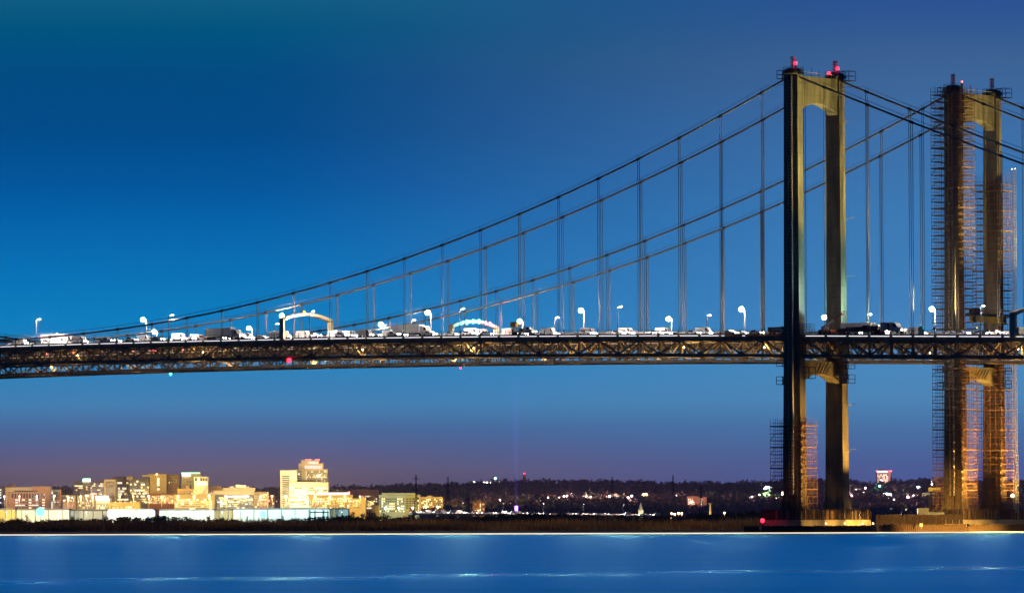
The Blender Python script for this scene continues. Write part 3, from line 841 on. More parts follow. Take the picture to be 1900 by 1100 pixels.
def fender(name, label, pts, z1, m_pile, m_wale, step=.62):
    t = thing(name, label, 'fender wall')
    pile = MB().lathe((0, 0, -3), [(.27, 0), (.27, z1 + 2.9), (.2, z1 + 3)], 8).mesh('pile', m_pile)
    pile2 = MB().lathe((0, 0, -3), [(.27, 0), (.27, z1 + 2.7), (.2, z1 + 2.8)], 8).mesh('pile', m_wale)
    for a, c in zip(pts, pts[1:]):
        a, c = Vector(a), Vector(c); L_ = (c - a).length; nn = int(L_ / step)
        for i in range(nn): 
            p = a + (c - a) * i / nn
            inst('pile', pile if rnd() < .75 else pile2, t, (p.x, p.y, U(-.12, .1)))
    for z in (.6, z1 - .5):
        w = MB()
        for a, c in zip(pts, pts[1:]):
            a, c = Vector(a), Vector(c); d = (c - a).normalized(); off = Vector((-d.y, d.x, 0)) * .45
            w.bar(a + off + Vector((0, 0, z)), c + off + Vector((0, 0, z)), .35, .4)
        w.build('waler', m_wale, t)
    return t
SOD0 = (1, .55, .12)
f0 = P(1382, 985, 1497); f1 = P(1509, 985, 1484); f2 = P(1626, 985, 1512)
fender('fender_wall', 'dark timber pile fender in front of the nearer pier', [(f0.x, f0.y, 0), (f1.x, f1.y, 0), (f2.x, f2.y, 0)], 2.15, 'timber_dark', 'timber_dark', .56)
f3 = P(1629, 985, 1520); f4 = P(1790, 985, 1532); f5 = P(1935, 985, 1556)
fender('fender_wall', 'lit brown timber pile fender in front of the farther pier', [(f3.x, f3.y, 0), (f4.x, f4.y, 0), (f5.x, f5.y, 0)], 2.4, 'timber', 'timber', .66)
for k, (u, e) in enumerate(((.2, 900), (.5, 1700), (.78, 2400), (.95, 2000))):
    q = f1 + (f2 - f1) * u
    t = thing('fender_fill_lamp', 'small added sodium lamp on the fender brightening the pale pier cap', 'lamp', (q.x, q.y, 2.2), 0, 'added sodium lamps along the fender')  # lamps added to brighten the pier cap and fence
    MB().tube([(0, 0, -.4), (0, 0, .5)], .06, 6).build('post', 'dark_steel', t); MB().box(-.15, .15, .0, .2, .4, .65).build('lens', 'flood_lens', t)
    spot('fender_light', (q.x, q.y + .4, 2.9), (q.x - 4, q.y + 6, 2.4), e * 1.1, SOD0, 110, .4, .2)
# trestle with a low fence left of the farther pier
g0 = P(1626, 972, 1540); g1 = P(1786, 972, 1534)
dv = (g1 - g0); ln_ = Vector((dv.x, dv.y, 0)).length
t = thing('access_trestle', 'low dark fenced trestle between the two piers', 'trestle', (g0.x, g0.y, 0), math.atan2(dv.y, dv.x))
MB().box(0, ln_, 0, 8, 1.7, 2.4).build('deck', 'timber_dark', t)
rl = MB()
for z in (2.6, 5.2): rl.bar((0, 0, z), (ln_, 0, z), .12, .16)
for i in range(14): rl.bar((i * ln_ / 13, 0, 2.4), (i * ln_ / 13, 0, 5.35), .16)
rl.build('fence_frame', 'timber_dark', t)
for i in range(26):
    a = i * ln_ / 26 + .06
    MB().box(a, a + ln_ / 26 - .12, .1, .16, 2.65, 5.15).build('fence_panel', 'fence_panel', t)
for i in range(10): MB().lathe((1 + i * (ln_ - 2) / 9, 1, -3), [(.35, 0), (.35, 4.7)], 8).build('pile', 'timber_dark', t)
p = P(1714, 945, 1538)
t = thing('site_cabin', 'small dark site cabin with a cyan end on the trestle', 'cabin', (p.x, p.y + 3, 2.4), 0)
MB().box(-1.6, 1.6, -1.2, 1.2, 0, 4.6).build('wall', 'car_dark', t); MB().box(-1.7, 1.7, -1.3, 1.3, 4.6, 4.8).build('roof', 'roof_grey', t); MB().box(1.61, 1.66, -1, 1, .6, 3.8).build('door', 'blue_plastic', t)
p = P(1731, 945, 1540)
t = thing('container', 'dark storage container beside the scaffolded tower foot', 'container', (p.x + 1, p.y + 3, 2.4), 0)
m = MB(); m.box(-2.4, 2.4, -1.2, 1.2, 0, 3.6)
for i in range(12): m.box(-2.3 + i * .4, -2.15 + i * .4, -1.26, -1.2, .1, 3.5)
m.build('shell', 'car_dark', t); MB().box(-2.4, -2.3, -1.3, 1.3, 3.6, 3.75).build('roof', 'roof_grey', t)
# red light with its white sign on the fender
p = P(1415, 985, 1494)
t = thing('fender_light', 'red light on a short post above a white board on the dark fender', 'navigation light', (p.x, p.y, 2.1), 0)
MB().tube([(0, 0, 0), (0, 0, 1.2)], .08, 6).build('post', 'dark_steel', t); MB().ball((0, 0, 1.5), .6, 10).build('lens', 'red_lamp', t)
MB().box(-1.0, -.2, -.7, -.6, -1.2, -.2).build('board', 'white_paint', t)
p = P(1709, 973, 1521)
t = thing('fender_board', 'small square white board on the lit brown fender', 'sign', (p.x, p.y - .6, p.z), 0)
MB().box(-.45, .45, -.05, .05, -.5, .4).build('board', 'white_paint', t); MB().box(-.08, .08, .05, .12, -1.2, .4).build('post', 'galv', t)

# floodlights: on the piers (sodium) and beside the deck, with added ones among them and in the water
def flood(loc, target, power, col, size, label, lens='flood_lens'):
    d = Vector(target) - Vector(loc)
    t = thing('floodlight', label, 'floodlight', loc, math.atan2(d.y, d.x))
    MB().tube([(0, 0, -2), (0, 0, 0)], .07, 6).build('post', 'dark_steel', t)
    MB().box(-.3, .25, -.35, .35, -.1, .45).build('housing', 'dark_steel', t)
    MB().box(.26, .29, -.3, .3, -.05, .4).build('lens', lens, t)
    spot('flood_beam', Vector(loc) + d.normalized() * .6, target, power, col, size, .8, .3)
SOD = (1, .55, .12)
K = 1.0
flood(BL(0, 60, .2, 2.0), BL(0, 2.5, -.3, 24), 420000, SOD, 35, 'added sodium floodlight on a post in the water aimed at the nearer left leg')  # lamp and post added here to light this leg alone
flood(BL(0, 22, 21.9, 5.3), BL(0, 2.5, CW, 34), 210000, SOD, 50, 'sodium floodlight aimed up the nearer right leg')
flood(BL(1, 26, -1, 4.6), BL(1, 2, 0, 34), 300000, SOD, 85, 'sodium floodlight aimed up the left scaffolded leg')
flood(BL(1, 24, 24, 4.6), BL(1, 2, CW, 34), 260000, SOD, 85, 'sodium floodlight aimed up the right scaffolded leg')
flood(BL(0, 49.5, 20.9, zd(49.5) + 2.6), BL(0, 0, 9, 118), 640000, (1, .78, .22), 50, 'warm floodlight on the deck aimed at the nearer tower top')
flood(BL(1, 49.5, 20.9, zd(49.5) + 2.6), BL(1, 0, 9, 112), 640000, (1, .76, .24), 56, 'warm floodlight on the deck aimed at the farther tower top')
flood(BL(0, 18.5, 20.9, zd(18.5) + 3), BL(0, 2, 9, 72), 80000, (.5, 1, .92), 100, 'cool floodlight on the deck beside the nearer tower', 'edge_glow')
flood(BL(0, 49.5, -.45, zd(49.5) + 1.9), BL(0, 0, -1.7, 112), 150000, (1, .78, .26), 30, 'added warm floodlight on the camera side railing aimed at the tower ladder')  # this and the next two lamps are added to brighten the ladder
flood(BL(0, 20, -.45, zd(20) + 1.9), BL(0, 0, -1.7, 78), 16000, (.4, 1, .95), 40, 'added cool floodlight on the camera side railing', 'edge_glow')
flood(BL(0, 24, -1.0, 5.0), BL(0, 1, -2, 32), 40000, SOD, 34, 'added sodium floodlight below the tower ladder')
q = P(2040, 975, 1425); q.z = 6
flood(q, P(1770, 983, 1528), 1500000, SOD, 22, 'added sodium floodlight out of view, shining along both piers')  # lamp added out of view to brighten the fender and pier faces
# lamps added inside the trusses to brighten their members
for b, X, y, e in ((1, -200, 6, 9000), (1, -232, 3, 4000), (1, -120, 6, 7000), (1, -12, 4, 5000), (1, 30, 5, 9000), (0, -178, 14, 3500), (0, -84, 10, 5000), (1, -300, 5, 3500), (1, -385, 5, 5000), (0, -300, 12, 3000), (0, 64, 19.5, 6000), (0, -20, 12, 5000), (0, -52, 15, 5000), (0, -132, 13, 5000), (0, -245, 13, 5000), (1, -60, 5, 6000), (1, -160, 5, 6000), (1, -262, 5, 6000), (1, -342, 5, 6000)):
    p = BL(b, X, y, zd(X) - 3.2)
    t = thing('truss_fill_lamp', 'added yellow fill lamp inside the truss of the %s bridge' % WHICH[b], 'fill lamp', p, RZ, 'added lamps inside the %s truss' % WHICH[b])
    MB().tube([(0, 0, 2), (0, 0, .25)], .04, 5).build('cord', 'dark_steel', t); MB().ball((0, 0, 0), .2, 8).build('bulb', 'flood_lens', t)
    point('truss_fill_light', p + Vector((0, 0, -.4)), e * .9, (1, .66, .2), .3)
# ------------------------------------------------------------------ water
m = bpy.data.materials.new('water'); n, l = nt(m); bs = n['Principled BSDF']; M['water'] = m
bs.inputs['Base Color'].default_value = (.0, .13, .26, 1); bs.inputs['IOR'].default_value = 1.33
tc = n.new('ShaderNodeTexCoord'); mp = n.new('ShaderNodeMapping'); mp.inputs['Scale'].default_value = (.004, .05, 1); l.new(tc.outputs['Object'], mp.inputs[0])
no = n.new('ShaderNodeTexNoise'); no.inputs['Scale'].default_value = 1; no.inputs['Detail'].default_value = 2.5; l.new(mp.outputs[0], no.inputs['Vector'])
mr = n.new('ShaderNodeMapRange'); mr.inputs[1].default_value = .35; mr.inputs[2].default_value = .68; mr.inputs[3].default_value = .26; mr.inputs[4].default_value = .42; l.new(no.outputs['Fac'], mr.inputs[0])
sl = n.new('ShaderNodeAttribute'); sl.attribute_name = 'slick'
sy = n.new('ShaderNodeSeparateXYZ'); l.new(tc.outputs['Object'], sy.inputs[0])
far = n.new('ShaderNodeMapRange'); far.inputs[1].default_value = 250; far.inputs[2].default_value = 1100; far.inputs[3].default_value = .06; far.inputs[4].default_value = .03; l.new(sy.outputs[1], far.inputs[0])
ad = n.new('ShaderNodeMath'); ad.operation = 'ADD'; l.new(mr.outputs[0], ad.inputs[0]); l.new(far.outputs[0], ad.inputs[1])
mr = n.new('ShaderNodeMix'); mr.data_type = 'FLOAT'; l.new(sl.outputs['Fac'], mr.inputs[0]); l.new(ad.outputs[0], mr.inputs[2]); mr.inputs[3].default_value = .17
l.new(mr.outputs[0], bs.inputs['Roughness'])
mp2 = n.new('ShaderNodeMapping'); mp2.inputs['Scale'].default_value = (.03, .25, 1); l.new(tc.outputs['Object'], mp2.inputs[0])
n2 = n.new('ShaderNodeTexNoise'); n2.inputs['Scale'].default_value = 1; n2.inputs['Detail'].default_value = 2; l.new(mp2.outputs[0], n2.inputs['Vector'])
bp = n.new('ShaderNodeBump'); bp.inputs['Strength'].default_value = .09; bp.inputs['Distance'].default_value = .35; l.new(n2.outputs['Fac'], bp.inputs['Height']); l.new(bp.outputs[0], bs.inputs['Normal'])
gl = n.new('ShaderNodeBsdfGlossy'); gl.inputs['Color'].default_value = (.16, .82, .86, 1); l.new(mr.outputs[0], gl.inputs['Roughness']); l.new(bp.outputs[0], gl.inputs['Normal'])
mxs = n.new('ShaderNodeMixShader'); mxs.inputs[0].default_value = .72; l.new(bs.outputs[0], mxs.inputs[1]); l.new(gl.outputs[0], mxs.inputs[2]); l.new(mxs.outputs[0], n['Material Output'].inputs['Surface'])
# the sheet: rows of growing spacing; one long low swell crosses it
def swell(x, y):
    c = 214 + (x + 21) * 1.18
    u = (y - c)
    h = 0
    if -8 < u < 12: h += .13 * (.5 - .5 * math.cos(math.pi * (u + 8) / 10)) if u < 2 else .13 * (.5 + .5 * math.cos(math.pi * (u - 2) / 10))
    c2 = 650 + x * 1.0
    u = y - c2
    if -30 < u < 40: h += .12 * ((.5 - .5 * math.cos(math.pi * (u + 30) / 40)) if u < 10 else (.5 + .5 * math.cos(math.pi * (u - 10) / 30)))
    return h
ys = [-400, -100, 0, 60, 120] + [150 + i * 1.5 for i in range(110)] + [316 + i * 8 for i in range(90)] + [1050 + i * 60 for i in range(14)]
xsn = [-4000, -1500, -600] + [-300 + i * 12 for i in range(51)] + [600, 1500, 4000]
mb = MB(); mb.v = [(x, y, swell(x, y)) for y in ys for x in xsn]; k = len(xsn)
mb.f = [(j * k + i, j * k + i + 1, (j + 1) * k + i + 1, (j + 1) * k + i) for j in range(len(ys) - 1) for i in range(k - 1)]
wo = tag(mb.build('water', 'water', smooth=True), kind='structure')
at_ = wo.data.attributes.new('slick', 'FLOAT', 'POINT')
for i, v in enumerate(mb.v): at_.data[i].value = min(1, v[2] / .10) if v[1] < 400 else 0

# glowing tube standing in for the bright streak along the far waterline
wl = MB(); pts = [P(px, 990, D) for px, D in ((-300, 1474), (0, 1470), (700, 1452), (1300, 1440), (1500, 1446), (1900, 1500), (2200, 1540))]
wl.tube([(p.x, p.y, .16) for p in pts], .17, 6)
tag(wl.build('waterline_glow', 'water_glow'), 'thin glowing strip standing in for the bright streak along the far waterline', 'glowing strip')

# ------------------------------------------------------------------ land
CR = [(-400, 900), (0, 906), (130, 905), (400, 908), (520, 907), (640, 905), (780, 903), (880, 899), (940, 897), (1050, 896), (1110, 897), (1180, 897), (1240, 902), (1300, 900), (1360, 901), (1420, 899), (1500, 896), (1540, 897), (1590, 899), (1620, 901), (1680, 897), (1740, 895), (1800, 899), (1880, 898), (2400, 900)]
def crest(px):
    for (a, ya), (c, yc) in zip(CR, CR[1:]):
        if px <= c: return ya + (yc - ya) * max(0, px - a) / (c - a)
    return CR[-1][1]
def sm(a, b, x):
    t = min(1, max(0, (x - a) / (b - a))); return t * t * (3 - 2 * t)
def tz(x, D):
    px = x / D * F + 950
    h = (975 - crest(px)) / F * 10400 + CAMZ - 11
    d0 = 8600 - 2400 * sm(700, 820, px)
    w = .6 + 1.2 * sm(1640, 1700, D)
    return w + (h - w) * sm(d0, 10500, D)
Ds = [1615, 1640, 1700, 1850, 2100, 2600, 3300, 4200, 5200] + [6200 + i * 300 for i in range(16)] + [11500, 13000, 16000]
pxs = [-6000, -3000, -1200] + list(range(-400, 2401, 50)) + [3200, 5000, 8000]
mb = MB(); k = len(pxs)
for D in Ds:
    for px in pxs:
        x = (px - 950) / F * D; mb.v.append((x, D, tz(x, D) if D > 1615 else -1.5))
mb.f = [(j * k + i, j * k + i + 1, (j + 1) * k + i + 1, (j + 1) * k + i) for j in range(len(Ds) - 1) for i in range(k - 1)]
tag(mb.build('terrain', 'marsh_soil', smooth=True), kind='structure')

def on_hill(px, py, lo=6300, hi=10600):
    D = lo
    while D < hi:
        p = P(px, py, D)
        if p.z < tz(p.x, D) + 9: return p
        D += 40
    return P(px, py, hi)

def attr_mat(name, rough=.9):
    m = bpy.data.materials.new(name); n, l = nt(m); b = n['Principled BSDF']; b.inputs['Roughness'].default_value = rough; b.inputs['Specular IOR Level'].default_value = .1
    a = n.new('ShaderNodeAttribute'); a.attribute_name = 'tint'; l.new(a.outputs['Color'], b.inputs['Base Color']); M[name] = m
    return m
attr_mat('wood_leaves'); attr_mat('marsh_leaves')
def np_mesh(name, V, Fc, tint, m):
    me = bpy.data.meshes.new(name); nv, nf, k = len(V), len(Fc), Fc.shape[1]
    me.vertices.add(nv); me.vertices.foreach_set('co', V.astype(np.float32).ravel())
    me.loops.add(nf * k); me.loops.foreach_set('vertex_index', Fc.astype(np.int32).ravel())
    me.polygons.add(nf); me.polygons.foreach_set('loop_start', np.arange(nf, dtype=np.int32) * k)
    a = me.color_attributes.new('tint', 'FLOAT_COLOR', 'POINT'); a.data.foreach_set('color', np.hstack([tint, np.ones((nv, 1))]).astype(np.float32).ravel())
    me.materials.append(M[m]); me.update(); me.validate()
    o = bpy.data.objects.new(name, me); COL.objects.link(o); return o
NR = np.random.RandomState(11)
def leaf_cloud(centres, radii, nleaf, size, tints, squash=.8):
    """many small leaf-clump triangles spread through each crown's volume"""
    V = []; T = []
    for c, r, t in zip(centres, radii, tints):
        d = NR.normal(size=(nleaf, 3)); d /= np.linalg.norm(d, axis=1)[:, None]
        rr = r * NR.uniform(.35, 1.0, (nleaf, 1)) ** .5
        lob = 1 + .28 * np.sin(3 * d[:, :1] * 2 + c[0]) * np.cos(4 * d[:, 2:3] + c[1])
        p = np.array(c) + d * rr * lob * np.array([1, 1, squash])
        tri = p[:, None, :] + NR.normal(size=(nleaf, 3, 3)) * size * r
        V.append(tri.reshape(-1, 3)); T.append(np.repeat(np.array(t)[None] * NR.uniform(.6, 1.4, (nleaf, 1)), 3, axis=0))
    V = np.vstack(V); T = np.vstack(T)
    return V, np.arange(len(V)).reshape(-1, 3), T
# wood on the hills: one mass of crowns
cs, rs, ts = [], [], []
PAL = [(.11, .07, .065), (.12, .08, .05), (.09, .08, .055), (.12, .07, .04), (.08, .1, .055), (.12, .07, .08)]
rg = random.Random(5)
while len(cs) < 5200:
    px = rg.uniform(-60, 1960); D = rg.uniform(6500, 10480) if px > 760 else rg.uniform(8900, 10480)
    x = (px - 950) / F * D; z = tz(x, D)
    if z < 3.5 and rg.random() < .6: continue
    r = rg.uniform(6, 12); cs.append((x, D, z + r * .75)); rs.append(r)
    q = PAL[int(len(PAL) * abs(math.sin(px * .021 + D * .0013))) % len(PAL)] if rg.random() < .6 else rg.choice(PAL); ts.append(q)
V, Fc, T = leaf_cloud(cs, rs, 60, .22, ts)
tag(np_mesh('wooded_hill', V, Fc, T, 'wood_leaves'), 'dark purple wooded hills along the horizon', 'woods', kind='stuff')
# marsh: reeds by the water, scrub further in
nb_ = 26000
D = NR.uniform(1622, 1980, nb_); px = NR.uniform(-120, 1500, nb_)
x = (px - 950) / F * D
pat = .5 + .5 * np.sin(px * .031 + D * .02) * np.cos(px * .011 + D * .034)
hgt = NR.uniform(.7, 2.0, nb_) * (.7 + 1.1 * pat) * (1 + (D - 1622) / 500)
w = NR.uniform(.12, .34, nb_); ln = NR.normal(size=nb_) * .5
V = np.zeros((nb_, 3, 3)); zb = .9
V[:, 0] = np.stack([x - w, D, np.full(nb_, zb)], 1); V[:, 1] = np.stack([x + w, D, np.full(nb_, zb)], 1); V[:, 2] = np.stack([x + ln, D + NR.normal(size=nb_) * .3, zb + hgt], 1)
base = np.array([.26, .15, .07]); T = np.repeat(base[None] * (.25 + 1.1 * pat[:, None]) * NR.uniform(.6, 1.3, (nb_, 1)), 3, axis=0)
tag(np_mesh('marsh_reeds', V.reshape(-1, 3), np.arange(nb_ * 3).reshape(-1, 3), T, 'marsh_leaves'), 'dim brown reeds covering the far bank', 'reeds', kind='stuff')
cs, rs, ts = [], [], []
for i in range(1500):
    D_ = rg.uniform(1950, 2700); px_ = rg.uniform(-100, 1520); x_ = (px_ - 950) / F * D_
    lim = 958 + 3.0 * math.sin(px_ * .017) - (4 if px_ > 800 else 0)
    top = (975 - lim) / F * D_ + CAMZ + rg.uniform(-1.8, .5)
    r = rg.uniform(1.0, 2.2); cs.append((x_, D_, max(1.6, top - r * .8 - rg.random() ** 2 * 3))); rs.append(r)
    ts.append(rg.choice([(.055, .042, .022), (.075, .05, .025), (.04, .04, .02), (.10, .06, .03)]))
V, Fc, T = leaf_cloud(cs, rs, 70, .2, ts)
tag(np_mesh('marsh_scrub', V, Fc, T, 'marsh_leaves'), 'black band of scrub behind the reeds', 'scrub', kind='stuff')

def tree(px, ytop, ybase, D, spread, label, leaves=260, tint=(.05, .045, .025), bare=False):
    b = P(px, ybase, D); h = (ybase - ytop) / F * D; zb = 1.5
    h = P(px, ytop, D).z - zb
    t = thing('tree', label, 'tree', (b.x, D, zb), U(0, 6), 'trees on the far bank')
    r = spread / 2 / F * D
    m = MB(); m.tube([(0, 0, -.5), (.1, 0, h * .35), (-.1, .1, h * .75)], [h * .035, h * .026, h * .01], 7)
    for i in range(7):
        a = i * 2.4; z = h * (.3 + .07 * i); m.tube([(0, 0, z), (math.cos(a) * r * .5, math.sin(a) * r * .5, z + h * .16), (math.cos(a) * r * .85, math.sin(a) * r * .85, z + h * .22)], [h * .014, h * .009, h * .004], 5)
    m.build('trunk', 'bark', t)
    c, q, tt = [], [], []
    for i in range(11):
        a = i * 2.1; k = .15 + .55 * (i / 11); c.append((math.cos(a) * r * k * 1.1, math.sin(a) * r * k * 1.1, h * (.45 + .42 * ((i * 7) % 11) / 11))); q.append(min(r * .5, h * .2)); tt.append(tint)
    V, Fc, T = leaf_cloud(c, q, leaves // 11, .2, tt)
    o = np_mesh('crown', V, Fc, T, 'marsh_leaves'); o.parent = t
    return t
for px, yt, yb, D, sp, lab in ((50, 951, 961, 3000, 9, 'small dark tree just left of the dazzling cyan floodlight'), (133, 955, 962, 3000, 14, 'low bush in front of the yellow wall left of the second white shed'), (196, 953, 962, 2900, 16, 'rounded tree between the two left white sheds'), (240, 954, 962, 3000, 15, 'flat topped dark tree against the second white shed'),
                          (313, 952, 961, 3100, 5, 'tiny tree against the middle of the long white shed'), (388, 951, 962, 3000, 9, 'dark windswept tree where the white shed turns yellow'), (459, 953, 961, 3100, 5, 'tiny round tree left of the right cyan floodlight'), (525, 952, 961, 3100, 6, 'tiny tree right of the right cyan floodlight'),
                          (652, 946, 962, 2800, 16, 'dark tree at the right end of the cyan wall'), (672, 948, 962, 2700, 18, 'spreading tree second right of the cyan wall'), (690, 944, 962, 2700, 20, 'tall dark tree left of the green and yellow office'), (716, 950, 962, 2700, 22, 'broad tree below the green and yellow office'),
                          (766, 937, 958, 3600, 14, 'leafy tree in front of the yellow end of the office'), (755, 956, 975, 2000, 26, 'pale brown tree in the marsh below the office')):
    tree(px, yt, yb, D, sp, lab, 300)

# ------------------------------------------------------------------ buildings
LIT = ['win_warm', 'win_white']
WM = {}
def wallmat(col):
    k = 'wall_%d_%d_%d' % tuple(int(c * 255) for c in col)
    if k not in M: mk(k, col, .85, 0, .12, .03)
    return k
def building(name, label, D, blocks, wins=(), depth=34, cat='building', roofs=True, base=1.5, z0=None):
    """blocks: (x0, x1, ytop, ybase or None, colour); wins: (kind, x0, x1, y0, y1, rows, cols, width share, height share, lit share, dark, lit choices)"""
    bx0 = min(b[0] for b in blocks); bx1 = max(b[1] for b in blocks)
    c = P((bx0 + bx1) / 2, 950, D)
    zb = base if z0 is None else z0
    t = thing(name, label, cat, (c.x, D, zb))
    def L(px, py):
        p = P(px, py, D); return p.x - c.x, p.z - zb
    for i, (x0, x1, yt, yb, col) in enumerate(blocks):
        xa, zt = L(x0, yt); xb, _ = L(x1, yt); z_ = 0 if yb is None else L(x0, yb)[1]
        yo = -.6 * i
        w = MB().box(xa, xb, yo, depth - i * 1.3, z_, zt).build('wall', wallmat(col), t)
        if roofs:
            m = MB(); m.box(xa - .25, xb + .25, yo - .25, yo + .35, zt, zt + .9); m.box(xa - .25, xa + .35, yo + .35, depth - i * 1.3, zt, zt + .9); m.box(xb - .35, xb + .25, yo + .35, depth - i * 1.3, zt, zt + .9); m.box(xa + .35, xb - .35, yo + .35, depth - i * 1.3 - .2, zt, zt + .2)
            m.build('roof', wallmat(tuple(v * .8 for v in col)), w)
    r_ = random.Random(int(bx0 * 7 + D))
    front = -.6 * (len(blocks) - 1)
    for (x0, x1, y0, y1, rows, cols, fw, fh, lit, dk, lc) in wins:
        xa, zt = L(x0, y0); xb, zb2 = L(x1, y1)
        cw, ch = (xb - xa) / cols, (zt - zb2) / rows
        for j in range(rows):
            rowlit = r_.random() < lit * .5
            for i in range(cols):
                on = r_.random() < (lit if not rowlit else .7)
                mm = r_.choice(lc) if on else dk
                inst('window', unit(mm), t, (xa + (i + .5) * cw, front - .12, zt - (j + .5) * ch), (cw * fw, .6, ch * min(1, fh * 1.2)))
    return t
def sign(t, D, x0, x1, y0, y1, m, name='roof_sign', dy=-3):
    a, b = P(x0, y0, D), P(x1, y1, D); l0 = t.location
    MB().box(a.x - l0.x, b.x - l0.x, dy - .4, dy, b.z - l0.z, a.z - l0.z).build(name, m, t)
WW, WP, WC = ['win_warm', 'win_white', 'win_white'], ['win_pink', 'win_white'], ['win_white', 'win_cool']
CRM, TAN, PNK, GRY, ORG_ = (.62, .54, .36), (.58, .44, .22), (.60, .36, .27), (.30, .27, .30), (.52, .22, .08)
building('office_block', 'pink brick block at the far left edge with rooftop box', 8100, [(3, 16, 903, None, PNK), (16, 25, 899, 905, PNK)], [(-1, 2.6, 906, 944, 8, 1, .9, .5, .5, 'win_blue', WC)])
building('office_block', 'pink office with a row of tall dark windows at far left', 7950, [(10, 73, 904.5, None, (.66, .54, .42)), (59, 92, 903, None, PNK), (15, 89, 913, None, PNK)],
         [(21, 85, 915.5, 923.5, 1, 12, .5, .95, .1, 'win_blue', WC), (28, 84, 924.5, 944, 4, 9, .8, .3, .25, 'win_blue', WC), (27, 70, 909.6, 911.8, 1, 10, .8, .9, .1, 'win_blue', WC)])
building('glass_building', 'low pale glass building between the pink office and the brown spire', 8050, [(90, 110, 909, None, (.5, .5, .5)), (91, 109, 918, None, (.42, .38, .36))], [(91, 108, 911, 928, 3, 7, .8, .6, .2, 'win_blue', WC), (91, 108, 930, 944, 2, 5, .9, .8, .6, 'win_blue', WC)])
t = building('church', 'brown brick church with a thin spire right of the pink office', 7900, [(104, 113, 926, None, (.42, .25, .19)), (100, 112, 934, None, (.42, .25, .19))], [(105, 111, 929, 940, 2, 3, .4, .7, .2, 'win_blue', WW)], roofs=False)
a = P(111, 926, 7900); k = P(111, 905, 7900); MB().lathe((a.x - t.location.x, 5, a.z - 1.5), [(3.2, 0), (2.2, 6), (.2, k.z - a.z)], 8).build('spire', 'brick_red', t)
MB().prism([(-5, 0), (5, 0), (0, 5)], -1, 20).build('roof', 'roof_grey', t, (0, 0, P(106, 934, 7900).z - 1.5))
building('office_block', 'low cream block with black window bands left of the glass tower', 8100, [(112, 137, 919, None, (.62, .55, .42))], [(113, 137, 920.5, 936, 3, 6, .9, .45, .1, 'win_dark', WW)])
building('warehouse', 'small brown building beside the church under the cream block', 7850, [(117, 139, 932, None, (.38, .25, .18))], [(119, 138, 936, 942, 1, 6, .4, .6, .2, 'win_dark', WW)])
t = building('office_tower', 'grey glass tower with a glowing green and white roof sign', 8250, [(136.5, 193, 893, None, (.27, .24, .26)), (154, 167, 888, None, (.45, .38, .24))],
             [(138, 153.5, 895.5, 918, 6, 6, .9, .5, .22, 'win_blue', WW), (168, 192, 895.5, 918, 6, 8, .9, .5, .28, 'win_blue', WW), (159, 163, 897, 917, 5, 1, .5, .5, .2, 'win_dark', WW)])
sign(t, 8250, 155, 168.5, 888.3, 893.2, 'sign_white'); sign(t, 8250, 153.4, 155, 887.8, 893.6, 'sign_green'); sign(t, 8250, 155, 168.5, 887.3, 888.2, 'sign_green')
t = building('hotel', 'cream hotel with small dark windows and a red sign below the glass tower', 7900, [(143, 180, 920, None, (.62, .52, .30)), (158, 176, 917.5, None, (.62, .52, .30))], [(144, 157, 925, 944, 4, 6, .45, .45, .25, 'win_dark', WW), (159, 175, 922, 944, 5, 7, .45, .45, .35, 'win_dark', WW)])
sign(t, 7900, 168, 175.5, 914.5, 917.8, 'sign_red'); sign(t, 7900, 158, 165, 917.6, 920.5, 'win_cool')
t = building('stadium_stand', 'dazzling white floodlit block beside the cream hotel', 7850, [(178, 204, 925, None, (.7, .68, .6)), (180, 203, 935, None, (.5, .5, .42))], [(181, 202, 936, 944, 2, 8, .5, .7, .4, 'win_dark', WW)])
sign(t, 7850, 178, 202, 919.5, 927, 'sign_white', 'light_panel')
building('office_tower', 'brown tower with thin vertical cream ribs', 8150, [(193, 214, 890, None, (.62, .50, .36))], [(196, 213, 892.5, 931, 1, 10, .55, 1, 0, 'win_dark', WW)])
building('office_tower', 'dark glass office with rows of lit windows behind the ribbed tower', 8300, [(213, 247, 890, None, GRY), (210, 232, 885, 891, (.5, .38, .26))], [(215, 246, 893, 934, 8, 8, .92, .5, .3, 'win_blue', WW)])
building('office_tower', 'darker glass office with scattered lit windows left of the tan slab', 8200, [(240, 278, 887, None, (.16, .15, .17)), (235, 246, 884, 890, (.5, .40, .28))], [(241, 277, 890, 934, 8, 9, .8, .5, .3, 'win_dark', WW)])
building('parking_garage', 'low yellow building with dark slots under the glass offices', 7850, [(204, 259, 932, None, (.60, .46, .16))], [(206, 222, 935, 943, 3, 6, .6, .5, .2, 'win_dark', WW), (228, 250, 939, 942, 1, 5, .8, .8, .3, 'win_dark', WW)])
t = building('slab_tower', 'plain tan slab tower with a thin overhanging roof and one lit stair column', 8200, [(276, 309, 880, None, (.60, .47, .22)), (264, 280, 881.5, 884, (.60, .47, .22))], [(291.5, 296, 886, 909, 6, 1, .9, .6, 1, 'win_dark', ['win_white'])])
MB().ball((P(291, 880, 8200).x - t.location.x, -1.5, P(291, 879.6, 8200).z - 1.5), 1.8, 8).build('roof_lamp', 'town_lamp', t)
building('apartment_block', 'orange brick block between the tan slab and the green topped tower', 8250, [(304, 330, 899, None, ORG_), (311, 333, 881, None, (.58, .40, .14))], [(313, 320, 885, 897, 3, 3, .6, .5, .2, 'win_dark', WW), (322, 327, 889, 895, 1, 1, 1, 1, 0, 'win_dark', WW)])
t = building('office_tower', 'pale yellow block glowing green along its flat roof', 8220, [(337, 372, 877, None, (.66, .60, .38))], [(346, 356, 890, 903, 2, 3, .4, .4, 0, 'win_dark', WW)])
